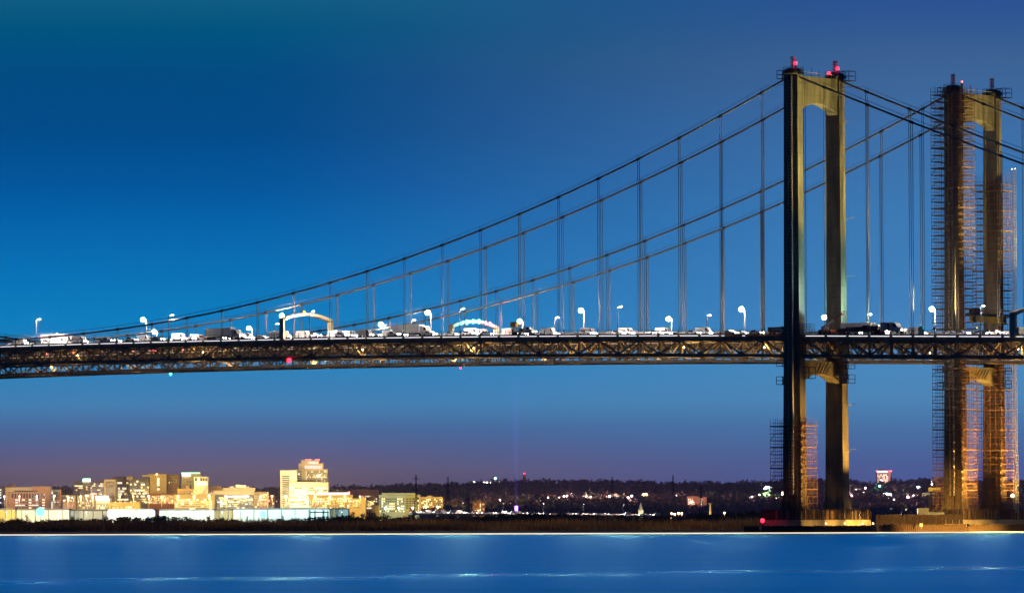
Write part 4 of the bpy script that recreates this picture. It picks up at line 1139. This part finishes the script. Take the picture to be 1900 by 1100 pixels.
sign(t, 8220, 338, 353, 878.5, 883, 'sign_white', 'light_panel', -1.4); sign(t, 8220, 336.6, 371, 876.4, 877.6, 'sign_green', 'light_strip', -1)
building('office_block', 'white framed block with two rows of big dark windows', 8100, [(360, 386, 885, None, (.75, .72, .66))], [(361.5, 385, 886.5, 892, 1, 5, .75, .9, .15, 'win_dark', WW), (361.5, 385, 893.5, 900, 1, 5, .75, .9, .15, 'win_dark', WW)])
building('apartment_block', 'red orange brick block with rows of small lit windows', 8000, [(274, 324, 916, None, ORG_)], [(276, 322, 918, 934, 4, 14, .55, .5, .28, 'win_dark', WW)])
building('apartment_block', 'wide tan brick block with rooftop boxes behind the cream office', 8120, [(329, 414, 907, None, (.52, .36, .17)), (345, 352, 901, 908, (.4, .28, .2)), (372, 383, 895, 908, (.56, .40, .15)), (386, 412, 902, 908, (.42, .28, .17))], [(331, 412, 909, 917, 2, 24, .45, .5, .14, 'win_dark', WW)])
building('office_block', 'long cream office with five dark window bands', 7900, [(323, 397, 918, None, (.62, .51, .26))], [(325, 362, 925, 945, 5, 7, .96, .42, .26, 'win_dark', WW), (364, 387, 925, 945, 5, 5, .94, .42, .28, 'win_dark', WW), (388, 394, 925, 945, 5, 1, .8, .4, .8, 'win_dark', WW)])
t = building('office_block', 'wide dark glass office with a cream top band', 7950, [(396, 471, 911, 921, (.66, .56, .38)), (396, 471, 919, None, (.20, .20, .24)), (413, 472, 905.5, 911, (.62, .50, .34))],
             [(398, 470, 922, 944, 6, 14, .9, .5, .22, 'win_blue', WC)])
sign(t, 7950, 417, 462, 919.5, 921.5, 'sign_white', 'light_strip', -2.4)
for i, (x0, x1, yt) in enumerate(((426, 434, 902), (437, 446, 898.5), (446, 456, 899.5), (457, 462, 902))): sign(t, 7950, x0, x1, yt, 905.6, 'white_paint', 'rooftop_unit', 6)
building('office_block', 'beige block with bright lit end windows right of the dark glass office', 7900, [(471, 496, 913, None, (.55, .40, .26))], [(473, 495, 915, 942, 6, 6, .6, .5, .3, 'win_dark', WW)])
building('apartment_block', 'small pink red block left of the tall white slab', 8050, [(496, 510, 918, None, (.62, .24, .18)), (497, 509, 938, None, (.5, .5, .42))], [(498, 509, 921, 936, 3, 3, .6, .5, .35, 'win_dark', WP)])
building('office_block', 'narrow grey block beside the white slab', 8150, [(511, 518, 925, None, (.20, .20, .22))], [(512, 517, 928, 942, 4, 2, .5, .5, .2, 'win_dark', WW)])
building('office_tower', 'bright white slab tower with a ladder of dark window bands', 8000, [(520, 550, 873, None, (.74, .68, .50))], [(523.5, 537, 881.5, 938, 16, 1, 1, .45, .0, 'win_blue', WW)])
t = building('office_tower', 'tallest stepped cream tower with red lights along its crown', 8060, [(549, 607.5, 871, None, (.66, .56, .34)), (554, 600, 860, 872, (.62, .50, .34)), (559, 592.5, 854, 861, (.62, .48, .36)), (575, 610, 894, None, (.66, .56, .34))],
             [(567, 606, 873, 893, 6, 16, .5, .45, .25, 'win_dark', WW), (553, 560, 873, 893, 5, 2, .8, .45, .1, 'win_blue', WC)], depth=40)
for x0, x1, y0, y1, nn in ((573, 591, 856, 860, 7), (566, 598, 863.5, 869, 11)):
    for i in range(nn):
        xa = x0 + (x1 - x0) * i / nn; sign(t, 8060, xa, xa + (x1 - x0) / nn * .55, y0, y1, 'win_pink', 'crown_window', -2.2)
for px in (568, 572.5, 576, 586, 589.5, 592): MB().ball((P(px, 852.5, 8060).x - t.location.x, 0, P(px, 852.5, 8060).z - 1.5), 1.2, 8).build('roof_lamp', 'sign_red', t)
MB().tube([(P(586, 853, 8060).x - t.location.x, 8, P(586, 853, 8060).z - 1.5), (P(586, 853, 8060).x - t.location.x, 8, P(586, 844, 8060).z - 1.5)], .35, 5).build('antenna', 'dark_steel', t)
building('office_block', 'wide cream office with bright white window bands at the foot of the stepped tower', 7980, [(537, 609, 895, None, (.70, .62, .42))], [(538.5, 606, 903.5, 941, 9, 9, .95, .42, .5, 'win_dark', ['win_white', 'win_white', 'win_warm'])])
sign(building('office_block', 'low orange cream office with a long glowing white roof sign', 7850, [(573, 654, 918.5, None, (.62, .45, .22))], [(579, 653, 923, 944, 5, 16, .7, .42, .2, 'win_dark', WW), (574, 577, 928, 942, 3, 1, .6, .5, .2, 'win_dark', WW)]), 7850, 588, 645, 913.7, 918.4, 'sign_white', 'light_panel', 4)
o = [q for q in COL.objects if q.get('label', '').startswith('low orange cream')][0]; sign(o, 7850, 645.2, 649, 911.5, 917, 'sign_red', 'light_panel', 4)
building('apartment_block', 'brick pink slab behind the orange cream office', 8250, [(616, 702, 909.5, None, (.46, .28, .20)), (664, 687, 908.8, None, (.52, .30, .18))], [(666, 700, 918, 942, 5, 12, .5, .4, .12, 'win_dark', WP)])
building('office_block', 'small yellow block joined to the orange cream office', 7830, [(654, 679, 925, None, (.62, .46, .18)), (668, 678, 923, None, (.66, .50, .22))], [(655, 668, 927, 943, 4, 5, .7, .45, .15, 'win_dark', WW)])
building('office_block', 'low brown block with grey window bands', 7870, [(678, 695, 924.5, None, (.42, .29, .20)), (695, 703, 938, None, (.62, .45, .08))], [(679, 694, 928, 944, 4, 3, .95, .5, .1, 'win_blue', WW)])
building('office_block', 'square pale green and yellow office right of the city', 7300, [(709, 771, 915.2, 919, (.62, .56, .30)), (703, 752, 918.5, None, (.56, .56, .36)), (752, 779, 918.5, None, (.62, .46, .14))],
         [(704, 751, 923, 950, 6, 13, .6, .42, .4, 'win_dark', WW), (753, 770, 923, 944, 5, 3, .75, .42, .1, 'win_dark', WW), (773, 778, 922, 948, 6, 1, .6, .5, .9, 'win_dark', WW)])
building('apartment_block', 'apartment block dotted with lit windows beside the yellow office', 7400, [(780, 822, 922.5, 941.5, (.42, .32, .20)), (792, 802, 920, 923, (.40, .30, .22))], [(781, 821, 924.5, 941, 5, 13, .5, .5, .4, 'win_dark', WW)], z0=None)
building('apartment_block', 'small square brick apartment block alone under the wooded hill', 5600, [(877, 900, 932.5, None, (.42, .24, .10)), (885, 892, 928.5, 933, (.42, .24, .12))], [(878, 887, 934, 948, 5, 4, .4, .35, .15, 'win_dark', WW), (890.5, 892, 933, 948, 6, 1, .8, .7, 1, 'win_dark', ['win_white']), (894, 899, 934, 948, 5, 2, .5, .35, .2, 'win_dark', WW)], depth=18)
p = on_hill(1292, 936)
building('apartment_block', 'pair of reddish apartment slabs on the hillside right of the church spire', p.y, [(1275, 1293, 921, 941, (.42, .22, .16)), (1293, 1311, 922, 940, (.44, .24, .18))], [(1276.5, 1289, 924, 936, 4, 4, .5, .5, .5, 'win_dark', WW), (1300, 1304, 924, 937, 4, 1, .7, .6, .9, 'win_dark', WW)], depth=16, base=P(1292, 941, p.y).z - 12)
point('block_fill_light', Vector((P(1285, 930, p.y).x, p.y - 70, P(1285, 930, p.y).z)), 160000, (1, .5, .35), 1)  # light added in front so the slabs show on the hill
p = on_hill(1640, 905)
t = building('office_tower', 'lone lit tower block on the hill between the bridge towers', 9900, [(1627, 1653, 876, None, (.42, .34, .34)), (1649, 1653, 874, None, (.62, .36, .30)), (1632, 1646, 871, 877, (.18, .16, .18))], [(1628, 1648, 879, 901, 7, 10, .75, .5, .5, 'win_dark', ['win_white', 'win_pink', 'win_warm'])], depth=26, base=P(1640, 905, 9900).z - 10)
sign(t, 9900, 1627.5, 1647, 873.2, 876, 'sign_white', 'light_strip', -1.5)
for px in (1626.5, 1650, 1653.5): MB().ball((P(px, 873.5, 9900).x - t.location.x, -2, P(px, 873.5, 9900).z - t.location.z), 1.7, 8).build('roof_lamp', 'sign_red', t)

# city street lamps and added mast lamps, each with its own light
def town_lamp(px, py, D, power, col, label, key='town_lamp', r=1.1, group='street lamps in the city'):
    p = P(px, py, D)
    t = thing('street_lamp', label, 'street lamp', (p.x, D, 1.5), 0, group)
    MB().tube([(0, 0, 0), (0, 0, p.z - 1.5)], .22, 5).build('pole', 'dark_steel', t); MB().ball((0, 0, p.z - 1.5 + r * .6), r, 8).build('lens', key, t)
    if power: point('street_light', p + Vector((0, -3.5, r * .6)), power, col, 1.5)
YEL, WHT = (1, .68, .18), (1, .86, .46)
for px, col, e in ((8, (1, .7, .55), 1), (36, (1, .7, .55), 1.2), (68, (1, .72, .55), 1.2), (100, WHT, 1), (126, YEL, 1), (150, YEL, 1.2), (172, YEL, 1.3), (195, WHT, 1.2), (222, YEL, 1), (248, YEL, 1), (276, (1, .5, .15), 1.3), (300, (1, .55, .18), 1.3), (330, YEL, 1.3), (360, YEL, 1.3), (388, YEL, 1.2), (420, WHT, .7), (455, WHT, .8), (484, YEL, 1), (505, YEL, .8),
                  (530, WHT, 2.0), (556, WHT, 2.0), (585, YEL, 1.6), (612, YEL, 1.4), (640, YEL, 1.3), (668, YEL, 1.1)):
    town_lamp(px, 921, 7560, (370000 if e < 1.5 else 200000) * e, col, 'added mast lamp evening out the light on the city buildings', r=.45, group='added mast lamps before the city')  # masts and lamps added for even light on the facades
for px, col, e in ((715, (.9, 1, .7), .9), (740, (.9, 1, .7), .9), (766, (1, .66, .2), 1)): town_lamp(px, 943, 7230, 130000 * e, col, 'street lamp in front of the green and yellow office', group='street lamps by the office')
for px, e in ((790, .4), (812, .4)): town_lamp(px, 941, 7360, 300000 * e, YEL, 'street lamp below the dotted apartment block', group='street lamps by the apartments')
town_lamp(888, 947, 5560, 60000, (1, .55, .2), 'street lamp at the foot of the small brick block', r=.5, group=None)
# floodlights added in mid-air keep the upper walls of the towers bright
for px, py, D, e, col in ((565, 900, 7930, 1.2, WHT), (535, 905, 7930, 1.0, WHT), (292, 905, 8090, .9, YEL), (352, 900, 8060, 1, YEL), (175, 910, 8100, .35, YEL), (205, 915, 8060, .5, YEL), (440, 905, 7900, .5, WHT), (585, 880, 7980, .8, (1, .8, .5)), (1640, 890, 9860, .5, (1, .6, .55))):
    p = P(px, py, D); t = thing('roof_fill_lamp', 'added floodlight in mid-air at roof level among the city towers', 'floodlight', p, 0, 'added floodlights in the city')
    MB().box(-.5, .5, -.5, .5, -.6, .6).build('housing', 'dark_steel', t); MB().box(-.4, .4, .51, .56, -.4, .4).build('lens', 'lens_soft', t)
    point('roof_fill_light', p + Vector((0, 2.5, 0)), 110000 * e, col, 1)

# ------------------------------------------------------------------ white sheds on the far bank
def shed(name, label, x0, x1, yt, D, col, joints, yb=963):
    a, b = P(x0, yt, D), P(x1, yt, D); w = b.x - a.x; h = (a.z + b.z) / 2 - 1.5
    t = thing(name, label, 'shed', (a.x, D, 1.5))
    MB().box(0, w, 0, 40, 0, h).build('wall', wallmat(col), t)
    MB().prism([(-.4, h), (w + .4, h), (w - 1, h + 1.3), (1, h + 1.3)], -.5, 40.5).build('roof', 'roof_grey', t)
    m = MB()
    for i in range(int(w / 2.2)): m.box(i * 2.2, i * 2.2 + .25, -.12, 0, .2, h - .2)
    m.build('cladding_rib', wallmat(tuple(c * .9 for c in col)), t)
    for i in range(joints):
        x = w * (i + .5) / joints
        MB().box(x - .3, x + .3, -.3, -.13, 0, h).build('downpipe', 'roof_grey', t)
    return t
shed('storage_shed', 'yellow lit shed at the far left edge of the bank', -30, 27, 945.5, 4180, (.62, .46, .16), 5)
shed('storage_shed', 'long low white shed behind the dazzling cyan floodlight', 28, 128, 946, 4200, (.75, .74, .68), 4)
shed('storage_shed', 'low white shed right of the dazzling cyan floodlight', 129, 199, 947.5, 4220, (.72, .70, .60), 4)
shed('storage_shed', 'glaring white shed left of centre of the bank', 200, 286, 946.5, 4150, (.78, .78, .74), 4)
shed('storage_shed', 'white shed with a vertical dark gap at its left end', 296, 397, 947, 4160, (.78, .78, .74), 4)
shed('storage_shed', 'yellow stained shed between the white and the cyan lit ones', 398, 432, 946.5, 4170, (.62, .48, .25), 2)
shed('storage_shed', 'long cyan lit shed below the tall white slab tower', 433, 611, 945, 4160, (.72, .76, .74), 7)
shed('storage_shed', 'brown shed at the right end of the row', 612, 623, 945, 4170, (.42, .32, .18), 1)
shed('storage_shed', 'last cyan lit shed with a slanting dark brace', 624, 646, 945, 4180, (.55, .66, .66), 1)
CY = (.62, 1, 1)
def yard_lamp(px, py, D, e, col, label, key='flood_cool', r=.75):
    p = P(px, py, D); t = thing('yard_floodlight', label, 'floodlight', (p.x, D, 1.5))
    MB().tube([(0, 0, 0), (0, 0, p.z - 1.5)], .15, 6).build('mast', 'galv', t); MB().ball((0, 0, p.z - 1.5 + r * .5), r, 10).build('lens', key, t)
    if e: point('yard_light', p + Vector((0, 3, .5)), e, col, .8)
yard_lamp(75, 953.5, 3900, 300000, CY, 'dazzling cyan floodlight in front of the white sheds at left', r=3.4)
yard_lamp(488, 956.5, 3950, 300000, CY, 'cyan floodlight low in front of the long cyan lit shed', r=2.4)
for px, e, col in ((12, 90000, (1, .6, .2)), (50, 120000, WHT), (110, 150000, (1, .8, .45)), (160, 120000, (.9, 1, .9)), (225, 60000, WHT), (262, 45000, CY), (320, 50000, WHT), (365, 45000, CY), (412, 40000, (1, .6, .2)), (450, 36000, CY), (540, 36000, CY), (590, 32000, CY), (634, 40000, CY)):
    yard_lamp(px, 950, 4120, e, col, 'yard lamp on a mast at x position %d along the white sheds' % px if False else 'small yard lamp close against the lit sheds', 'lens_soft', .35)
for o in COL.objects:
    if o.get('label') == 'small yard lamp close against the lit sheds': o['group'] = 'yard lamps along the sheds'
# black loading trestle
a = P(572, 958, 3300); b_ = P(613, 958, 3300); w = b_.x - a.x
t = thing('loading_trestle', 'black loading trestle silhouetted against the cyan lit shed', 'trestle', (a.x, 3300, 1.5))
h = P(572, 949, 3300).z - 1.5
MB().box(1, w - 1, 0, 3, h - .7, h).build('deck', 'dark_steel', t)
for x in (1.0, w * .3, w * .7, w - 1.6): 
    m = MB(); m.bar((x, 1.5, 0), (x, 1.5, h + 1.2), .7); m.bar((x - 1.2, 1.5, 0), (x, 1.5, h - .5), .3); m.bar((x + 1.2, 1.5, 0), (x, 1.5, h - .5), .3); m.build('support', 'dark_steel', t)

# ------------------------------------------------------------------ elevated road across the marsh
ra, rb = P(762, 951, 4000), P(1225, 956, 4050)
d = rb - ra; L_ = Vector((d.x, d.y, 0)).length; rz = math.atan2(d.y, d.x); sl = (rb.z - ra.z) / L_
t = thing('road_viaduct', 'low viaduct carrying a bright road below the wooded hills', 'viaduct', (ra.x, ra.y, 0), rz)
m = MB(); m.add([(0, -6, ra.z), (L_, -6, rb.z), (L_, 6, rb.z), (0, 6, ra.z), (0, -6, ra.z - 1.4), (L_, -6, rb.z - 1.4), (L_, 6, rb.z - 1.4), (0, 6, ra.z - 1.4)], [(3, 2, 1, 0), (4, 5, 6, 7), (0, 1, 5, 4), (1, 2, 6, 5), (2, 3, 7, 6), (3, 0, 4, 7)][0:]); m.build('deck', 'concrete', t)
m = MB(); m.bar((0, 6.2, ra.z + .5), (L_, 6.2, rb.z + .5), .3, 1.0); m.build('parapet', 'parapet', t)
for i in range(13): x = 6 + i * (L_ - 12) / 12; MB().box(x - .6, x + .6, -4, 4, 0, ra.z + sl * x - 1.4).build('column', 'concrete', t)
x = 3; i = 0
rgc = random.Random(9)
while x < L_ - 3:
    p = protos[rgc.choice((0, 1, 4))][0]
    loc = (ra.x + math.cos(rz) * x - math.sin(rz) * (-3 if i % 2 else 2), ra.y + math.sin(rz) * x + math.cos(rz) * (-3 if i % 2 else 2), ra.z + sl * x + .02)
    c = copy_tree(p, loc, rz + (math.pi if i % 2 else 0), 'pale car in the bright line of traffic on the low viaduct', 'cars on the low viaduct')
    x += rgc.uniform(5.2, 7.5); i += 1
for i in range(6):
    x = 10 + i * 32; q = (ra.x + math.cos(rz) * x, ra.y + math.sin(rz) * x, ra.z + sl * x + .02)
    t = thing('street_lamp', 'thin lamp post on the low viaduct', 'street lamp', q, rz, 'lamp posts on the viaduct')
    MB().tube([(0, 5, 0), (0, 5, 7.5), (0, 3.5, 8)], .09, 5).build('pole', 'dark_steel', t); MB().box(-.2, .2, 2.8, 3.6, 7.95, 8.1).build('lens', 'lens_soft', t)
    point('viaduct_light', Vector(q) + Vector((0, 0, 7)), 16000, (1, .72, .66), .4)

# ------------------------------------------------------------------ pylons, spires and other tall things
def pylon(px, yt, yb, D, label, arms=3, wide=1.0, m_='lattice'):
    a, b = P(px, yt, D), P(px, yb, D); zb = tz(b.x, D) if b.z > 3 else 1.5
    h = a.z - zb; t = thing('pylon', label, 'pylon', (b.x, D, zb), 0, 'power pylons')
    w = h * .085 * wide
    def hw(z): u = z / h; return w * (1 - u * 1.25) if u < .62 else w * .225 * (1 - (u - .62) * 1.6)
    for sx_ in (-1, 1):
        for sy_ in (-1, 1):
            MB().tube([(sx_ * hw(z), sy_ * hw(z), z) for z in (0, h * .62, h)], [.42, .34, .26], 4).build('leg', m_, t)
    m = MB(); zs = [h * (1 - .86 ** i) for i in range(14)] ; zs = [z for z in zs if z < h * .97]
    for z0, z1 in zip(zs, zs[1:]):
        p, q = hw(z0), hw(z1)
        for s in (-1, 1):
            m.bar((-p, s * p, z0), (q, s * q, z1), .2); m.bar((p, s * p, z0), (-q, s * q, z1), .2); m.bar((s * p, -p, z0), (s * q, q, z1), .2); m.bar((-q, s * q, z1), (q, s * q, z1), .2)
    m.build('bracing', m_, t)
    for i in range(arms):
        z = h * (.70 + .11 * i); MB().add([(-h * .07, 0, z), (0, -.3, z + .6), (h * .07, 0, z), (0, .3, z - .6)], [(0, 1, 2, 3), (3, 2, 1, 0)]).bar((-h * .075, 0, z), (h * .075, 0, z), .3).build('cross_arm', m_, t)
    return t
pylon(772, 880, 940, 5400, 'faint tall pylon behind the yellow office', 3, .6)
pylon(831, 884, 946, 5000, 'dark pylon right of the dotted apartment block', 2, 1.3)
pylon(868, 914, 946, 4800, 'short broad pylon left of the small brick block', 2, 1.8)
pylon(1136, 884, 942, 5600, 'faint pylon standing against the hill in mid picture', 3, .6)
pylon(1161, 911, 946, 4900, 'small dark pylon left of the white steeple', 2, 1.5)
pylon(1249, 881, 945, 5200, 'tall slim pylon with a rounded top right of the orange lamps', 1, .8)
pylon(1301, 899, 950, 4700, 'black pylon in front of the reddish apartment slabs', 3, 1.0)
p = on_hill(973, 900, 9000)
t = thing('monument_tower', 'brick monument tower with a red light rising from the hill', 'tower', (P(973, 900, 10200).x, 10200, P(973, 905, 10200).z - 6))
h = P(973, 879, 10200).z - t.location.z
MB().lathe((0, 0, 0), [(4.2, 0), (3.4, h * .55), (2.5, h * .9), (.8, h)], 8).build('shaft', 'brick_red', t); MB().ball((0, -1, h + 1.0), 1.5, 8).build('beacon', 'red_lamp', t)
point('tower_light', t.location + Vector((4, -18, 12)), 90000, (1, .5, .25), 1)
p = P(1189, 953, 4300); t = thing('church_steeple', 'slender white church steeple beside the marsh road', 'steeple', (p.x, 4300, 1.5))
z1 = P(1189, 942, 4300).z - 1.5; z2 = P(1189, 931, 4300).z - 1.5
MB().box(-2.0, 2.0, -2.0, 2.0, 0, z1 - 1.5).build('tower', 'white_paint', t); MB().lathe((0, 0, z1 - 1.5), [(2.0, 0), (1.3, (z2 - z1) * .4), (.08, z2 - z1 + 1.5)], 8).build('spire', 'white_paint', t)
point('steeple_light', Vector((p.x + 4, 4290, 5)), 9000, WHT, .5)
p = P(1318, 955, 4300); t = thing('silo_column', 'yellow lit column standing on the far bank', 'column', (p.x, 4300, 1.5))
h = P(1318, 934, 4300).z - 1.5; MB().lathe((0, 0, 0), [(1.0, 0), (.9, h * .5), (.8, h)], 10).build('shaft', 'cream_paint', t); MB().box(-1.1, 1.1, -1.1, 1.1, h, h + .4).build('cap', 'galv', t)
point('silo_light', Vector((p.x - 3, 4292, 6)), 8000, (1, .62, .2), .5)
for px, yt in ((1078, 944), (1126, 944), (1140, 944), (1171, 945), (1209, 944), (1293, 941), (1340, 938), (1365, 923), (1388, 938), (1348, 930), (988, 944), (1014, 945), (1649, 928), (1820, 925)):
    D_ = 4350; a = P(px, yt, D_)
    t = thing('utility_pole', 'thin utility pole rising above the far bank', 'utility pole', (a.x, D_, 1.5), U(-.4, .4), 'utility poles along the far bank')
    h = a.z - 1.5; MB().tube([(0, 0, 0), (0, 0, h)], [.28, .16], 5).build('pole', 'lattice', t); MB().bar((-1.6, 0, h - .8), (1.6, 0, h - .8), .2).build('cross_arm', 'lattice', t)
# twin orange lamps, group of yard lamps, scattered hillside lamps and houses
def hill_lamp(px, py, r, key, label, group, e=0, col=YEL):
    p = on_hill(px, py); zb = tz(p.x, p.y)
    t = thing('hillside_lamp', label, 'street lamp', (p.x, p.y, zb), 0, group)
    h = max(4, p.z + (9 if r > 1.3 else 4) - zb); MB().tube([(0, 0, 0), (0, 0, h)], .2, 5).build('pole', 'lattice', t); MB().ball((0, -1, h), r, 8).build('lens', key, t)
    if e: point('hill_light', Vector((p.x, p.y - 3, zb + h)), e, col, 1)
for px in (1194, 1199): hill_lamp(px, 928, 2.3, 'town_lamp', 'one of a close pair of strong orange lamps above the white steeple', 'pair of orange lamps', 160000, (1, .5, .1))
for px, py in ((1046, 925), (1052, 924), (1060, 929), (1096, 926), (1131, 925), (1156, 928), (1166, 927), (1172, 924), (1255, 923), (928, 932), (948, 934), (1017, 927), (1037, 927), (938, 918)): hill_lamp(px, py, .75, 'town_lamp_white', 'small lamp dotted on the dark hillside left of the towers', 'lamps dotted on the left hillside', 100000, (1, .62, .62))
for px, py in ((1589, 912), (1603, 918), (1606, 909), (1668, 909), (1695, 924), (1701, 922), (1684, 926), (1729, 898), (1642, 941), (1675, 940), (1686, 944), (1395, 926), (1580, 924), (1659, 931), (1890, 924)): hill_lamp(px, py, .75, 'town_lamp_white', 'small lamp dotted on the dark hillside beside the tower legs', 'lamps dotted on the right hillside', 100000, (1, .62, .66))
for px in (880, 888, 898, 904, 910): hill_lamp(px, 898, .8, 'town_lamp_white', 'small white lamp along the lit hilltop left of the monument', 'lamps along the hilltop', 20000, WHT)
hill_lamp(919, 895.5, 2.0, 'cyan_lamp', 'bright cyan lamp on the hilltop left of the monument', None, 60000, (.3, 1, .9))
hill_lamp(926, 896.5, 1.0, 'town_lamp', 'small orange lamp beside the cyan hilltop lamp', None)
for px, py, D_ in ((1246, 952, 4200), (1252, 953.5, 4200), (1259, 951.5, 4200), (1265, 952, 4200), (1344, 951, 4250), (1386, 956, 4200), (1222, 952, 4250)):
    p = P(px, py, D_); t = thing('yard_lamp', 'glowing orange yard lamp low along the right part of the far bank', 'street lamp', (p.x, D_, 1.5), 0, 'orange yard lamps on the far bank')
    h = max(2, p.z - 1.5); MB().tube([(0, 0, 0), (0, 0, h)], .12, 5).build('pole', 'lattice', t); MB().ball((0, -.5, h), .75, 8).build('lens', 'town_lamp', t); point('yard_light', Vector((p.x, D_ - 3, 1.5 + h)), 22000, (1, .55, .15), .5)
def house(px, py, label, col, lit, D=None, w=12, power=0, lc=WHT):
    p = on_hill(px, py) if D is None else P(px, py, D); zb = p.z - 5
    t = thing('house', label, 'house', (p.x, p.y - 6, zb), U(-.3, .3))
    MB().box(-w / 2, w / 2, -4, 4, -8, 6).build('wall', wallmat(col), t); MB().prism([(-w / 2 - .5, 6), (w / 2 + .5, 6), (w / 2 - 2, 9), (-w / 2 + 2, 9)], -4.5, 4.5).build('roof', 'roof_grey', t)
    for i in range(3): inst('window', unit(lit if i != 1 else 'win_dark'), t, ((i - 1) * w * .3, -4.1, 3), (w * .18, .4, 2.4))
    if power: point('porch_light', Vector((p.x, p.y - 18, zb + 7)), power, lc, .8)
HG = None
for px, py, lab, col, lit, pw in ((1086, 923, 'white house lit pink on the dark hillside', (.6, .5, .48), 'win_white', 50000), (1112, 921, 'pale house among trees left of the faint pylon', (.4, .36, .36), 'win_warm', 16000), (1138, 920, 'pale wide house right behind the faint pylon', (.5, .42, .36), 'win_warm', 20000), (1060, 920, 'small dim house at mid hill', (.4, .3, .3), 'win_warm', 9000),
                                  (1645, 918, 'white lit building below the lone hill tower', (.7, .7, .72), 'win_cool', 120000), (1701, 906, 'white domed house on the hill right of the lone tower', (.7, .72, .72), 'win_cool', 90000), (1424, 906, 'white lit building on the hill left of the nearer tower', (.7, .72, .74), 'win_cool', 60000), (1658, 946, 'pale low house behind the trestle', (.55, .55, .55), 'win_cool', 30000), (1683, 949, 'brick house behind the trestle', (.42, .22, .18), 'win_warm', 20000),
                                  (1415, 901, 'pale long roofs on the skyline left of the nearer tower', (.5, .5, .55), 'win_cool', 40000), (1891, 913, 'pale cyan lit building at the right edge', (.6, .7, .7), 'win_cool', 150000)):
    house(px, py, lab, col, lit, None, 16 if 'wide' in lab or 'white lit' in lab or 'long' in lab else 11, pw, (.8, 1, 1) if lit == 'win_cool' else (1, .7, .5))
for px, py, r, e, lab in ((1453, 926, 3.0, 160000, 'glaring white lamp seen through the scaffold of the nearer tower'), (1879, 930, 2.8, 160000, 'glaring white lamp seen through the right scaffold'), (1446, 927.5, 1.2, 0, 'smaller white lamp just left of the glaring one'), (1440, 928.5, .9, 0, 'dim white lamp second left of the glaring one')):
    hill_lamp(px, py, r, 'flood_lens' if False else 'town_lamp_white', lab, None, e, (.85, 1, 1))
for px in (1409, 1418, 1427): hill_lamp(px, 922, .9, 'green_lamp', 'green tinted lamp among trees left of the nearer tower', 'green lamps by the works', 40000, (.5, 1, .4))
hill_lamp(1632, 911, 1.4, 'cyan_lamp', 'cyan lamp lighting a tree below the lone hill tower', None, 90000, (.1, 1, .8))
hill_lamp(958, 944, .9, 'town_lamp_white', 'lamp on the bank at the foot of the violet beam', None)
# violet searchlight
p = P(958, 953, 5000); t = thing('searchlight', 'violet searchlight on the bank throwing a beam straight up', 'searchlight', (p.x, 5000, 1.5))
h = P(958, 944, 5000).z - 1.5
MB().lathe((0, 0, 0), [(1.5, 0), (1.2, h - 2)], 10).build('stand', 'dark_steel', t); MB().lathe((0, 0, h - 2), [(1.3, 0), (1.5, 2.5), (1.5, 5)], 12).build('lamp', 'violet_lamp', t)
m = bpy.data.materials.new('violet_beam'); nn_, ll_ = nt(m); nn_.remove(nn_['Principled BSDF']); e = nn_.new('ShaderNodeEmission'); e.inputs[0].default_value = (.22, .12, 1, 1)
tcb = nn_.new('ShaderNodeTexCoord'); sxb = nn_.new('ShaderNodeSeparateXYZ'); ll_.new(tcb.outputs['Generated'], sxb.inputs[0])
mrb = nn_.new('ShaderNodeMapRange'); mrb.inputs[1].default_value = 0; mrb.inputs[2].default_value = 1; mrb.inputs[3].default_value = .016; mrb.inputs[4].default_value = .0; ll_.new(sxb.outputs[2], mrb.inputs[0]); ll_.new(mrb.outputs[0], e.inputs[1])
ll_.new(e.outputs[0], nn_['Material Output'].inputs['Volume']); M['violet_beam'] = m
MB().lathe((0, 0, h + 3.2), [(1.5, 0), (5.0, 130)], 16).build('beam', 'violet_beam', t)
# yellow crane behind the scaffold
p = P(1733, 950, 2100); t = thing('harbour_crane', 'grey lattice crane with a yellow machinery house left of the scaffolded tower', 'crane', (p.x, 2100, 1.5))
def cz(py): return P(1733, py, 2100).z - 1.5
s_ = 2100 / F
m = MB()
for x in (-2.2, 2.2):
    for y in (-2, 2): m.bar((x, y, 0), (x * .6, y * .6, cz(912)), .4)
for i in range(6):
    z = i * cz(912) / 6; z1 = (i + 1) * cz(912) / 6
    for y in (-2, 2): m.bar((-2.1, y, z), (2.1, y, z1), .2); m.bar((2.1, y, z), (-2.1, y, z1), .2)
m.build('mast', 'lattice', t)
MB().box(-10 * s_, 12 * s_, -1.6, 1.6, cz(911), cz(904)).build('machinery_house', 'yellow_paint', t)
m = MB()
for z in (cz(915), cz(919)): m.bar((-22 * s_, 0, z), (6 * s_, 0, cz(913)), .3)
for i in range(8): m.bar((-22 * s_ + i * 3.2 * s_, 0, cz(915)), (-20.5 * s_ + i * 3.2 * s_, 0, cz(918)), .18)
m.build('jib', 'galv', t); MB().ball((-4 * s_, -1, cz(898)), .35, 8).build('lamp', 'town_lamp_white', t); MB().bar((-4 * s_, 0, cz(904)), (-4 * s_, 0, cz(898)), .2).build('lamp_post', 'lattice', t)
point('crane_light', Vector((p.x - 4, 2085, 22)), 9000, (1, .8, .4), .5)
HAZE = True
if HAZE:
    m = bpy.data.materials.new('haze'); n, l = nt(m); n.remove(n['Principled BSDF'])
    v = n.new('ShaderNodeVolumePrincipled'); v.inputs['Color'].default_value = (.82, .64, .95, 1); v.inputs['Density'].default_value = 2.1e-5
    l.new(v.outputs[0], n['Material Output'].inputs['Volume']); M['haze'] = m
    tag(MB().box(-6000, 6000, -500, 12500, -4, 240).build('haze', 'haze'), 'thin evening haze over the river and hills', 'haze', kind='stuff')
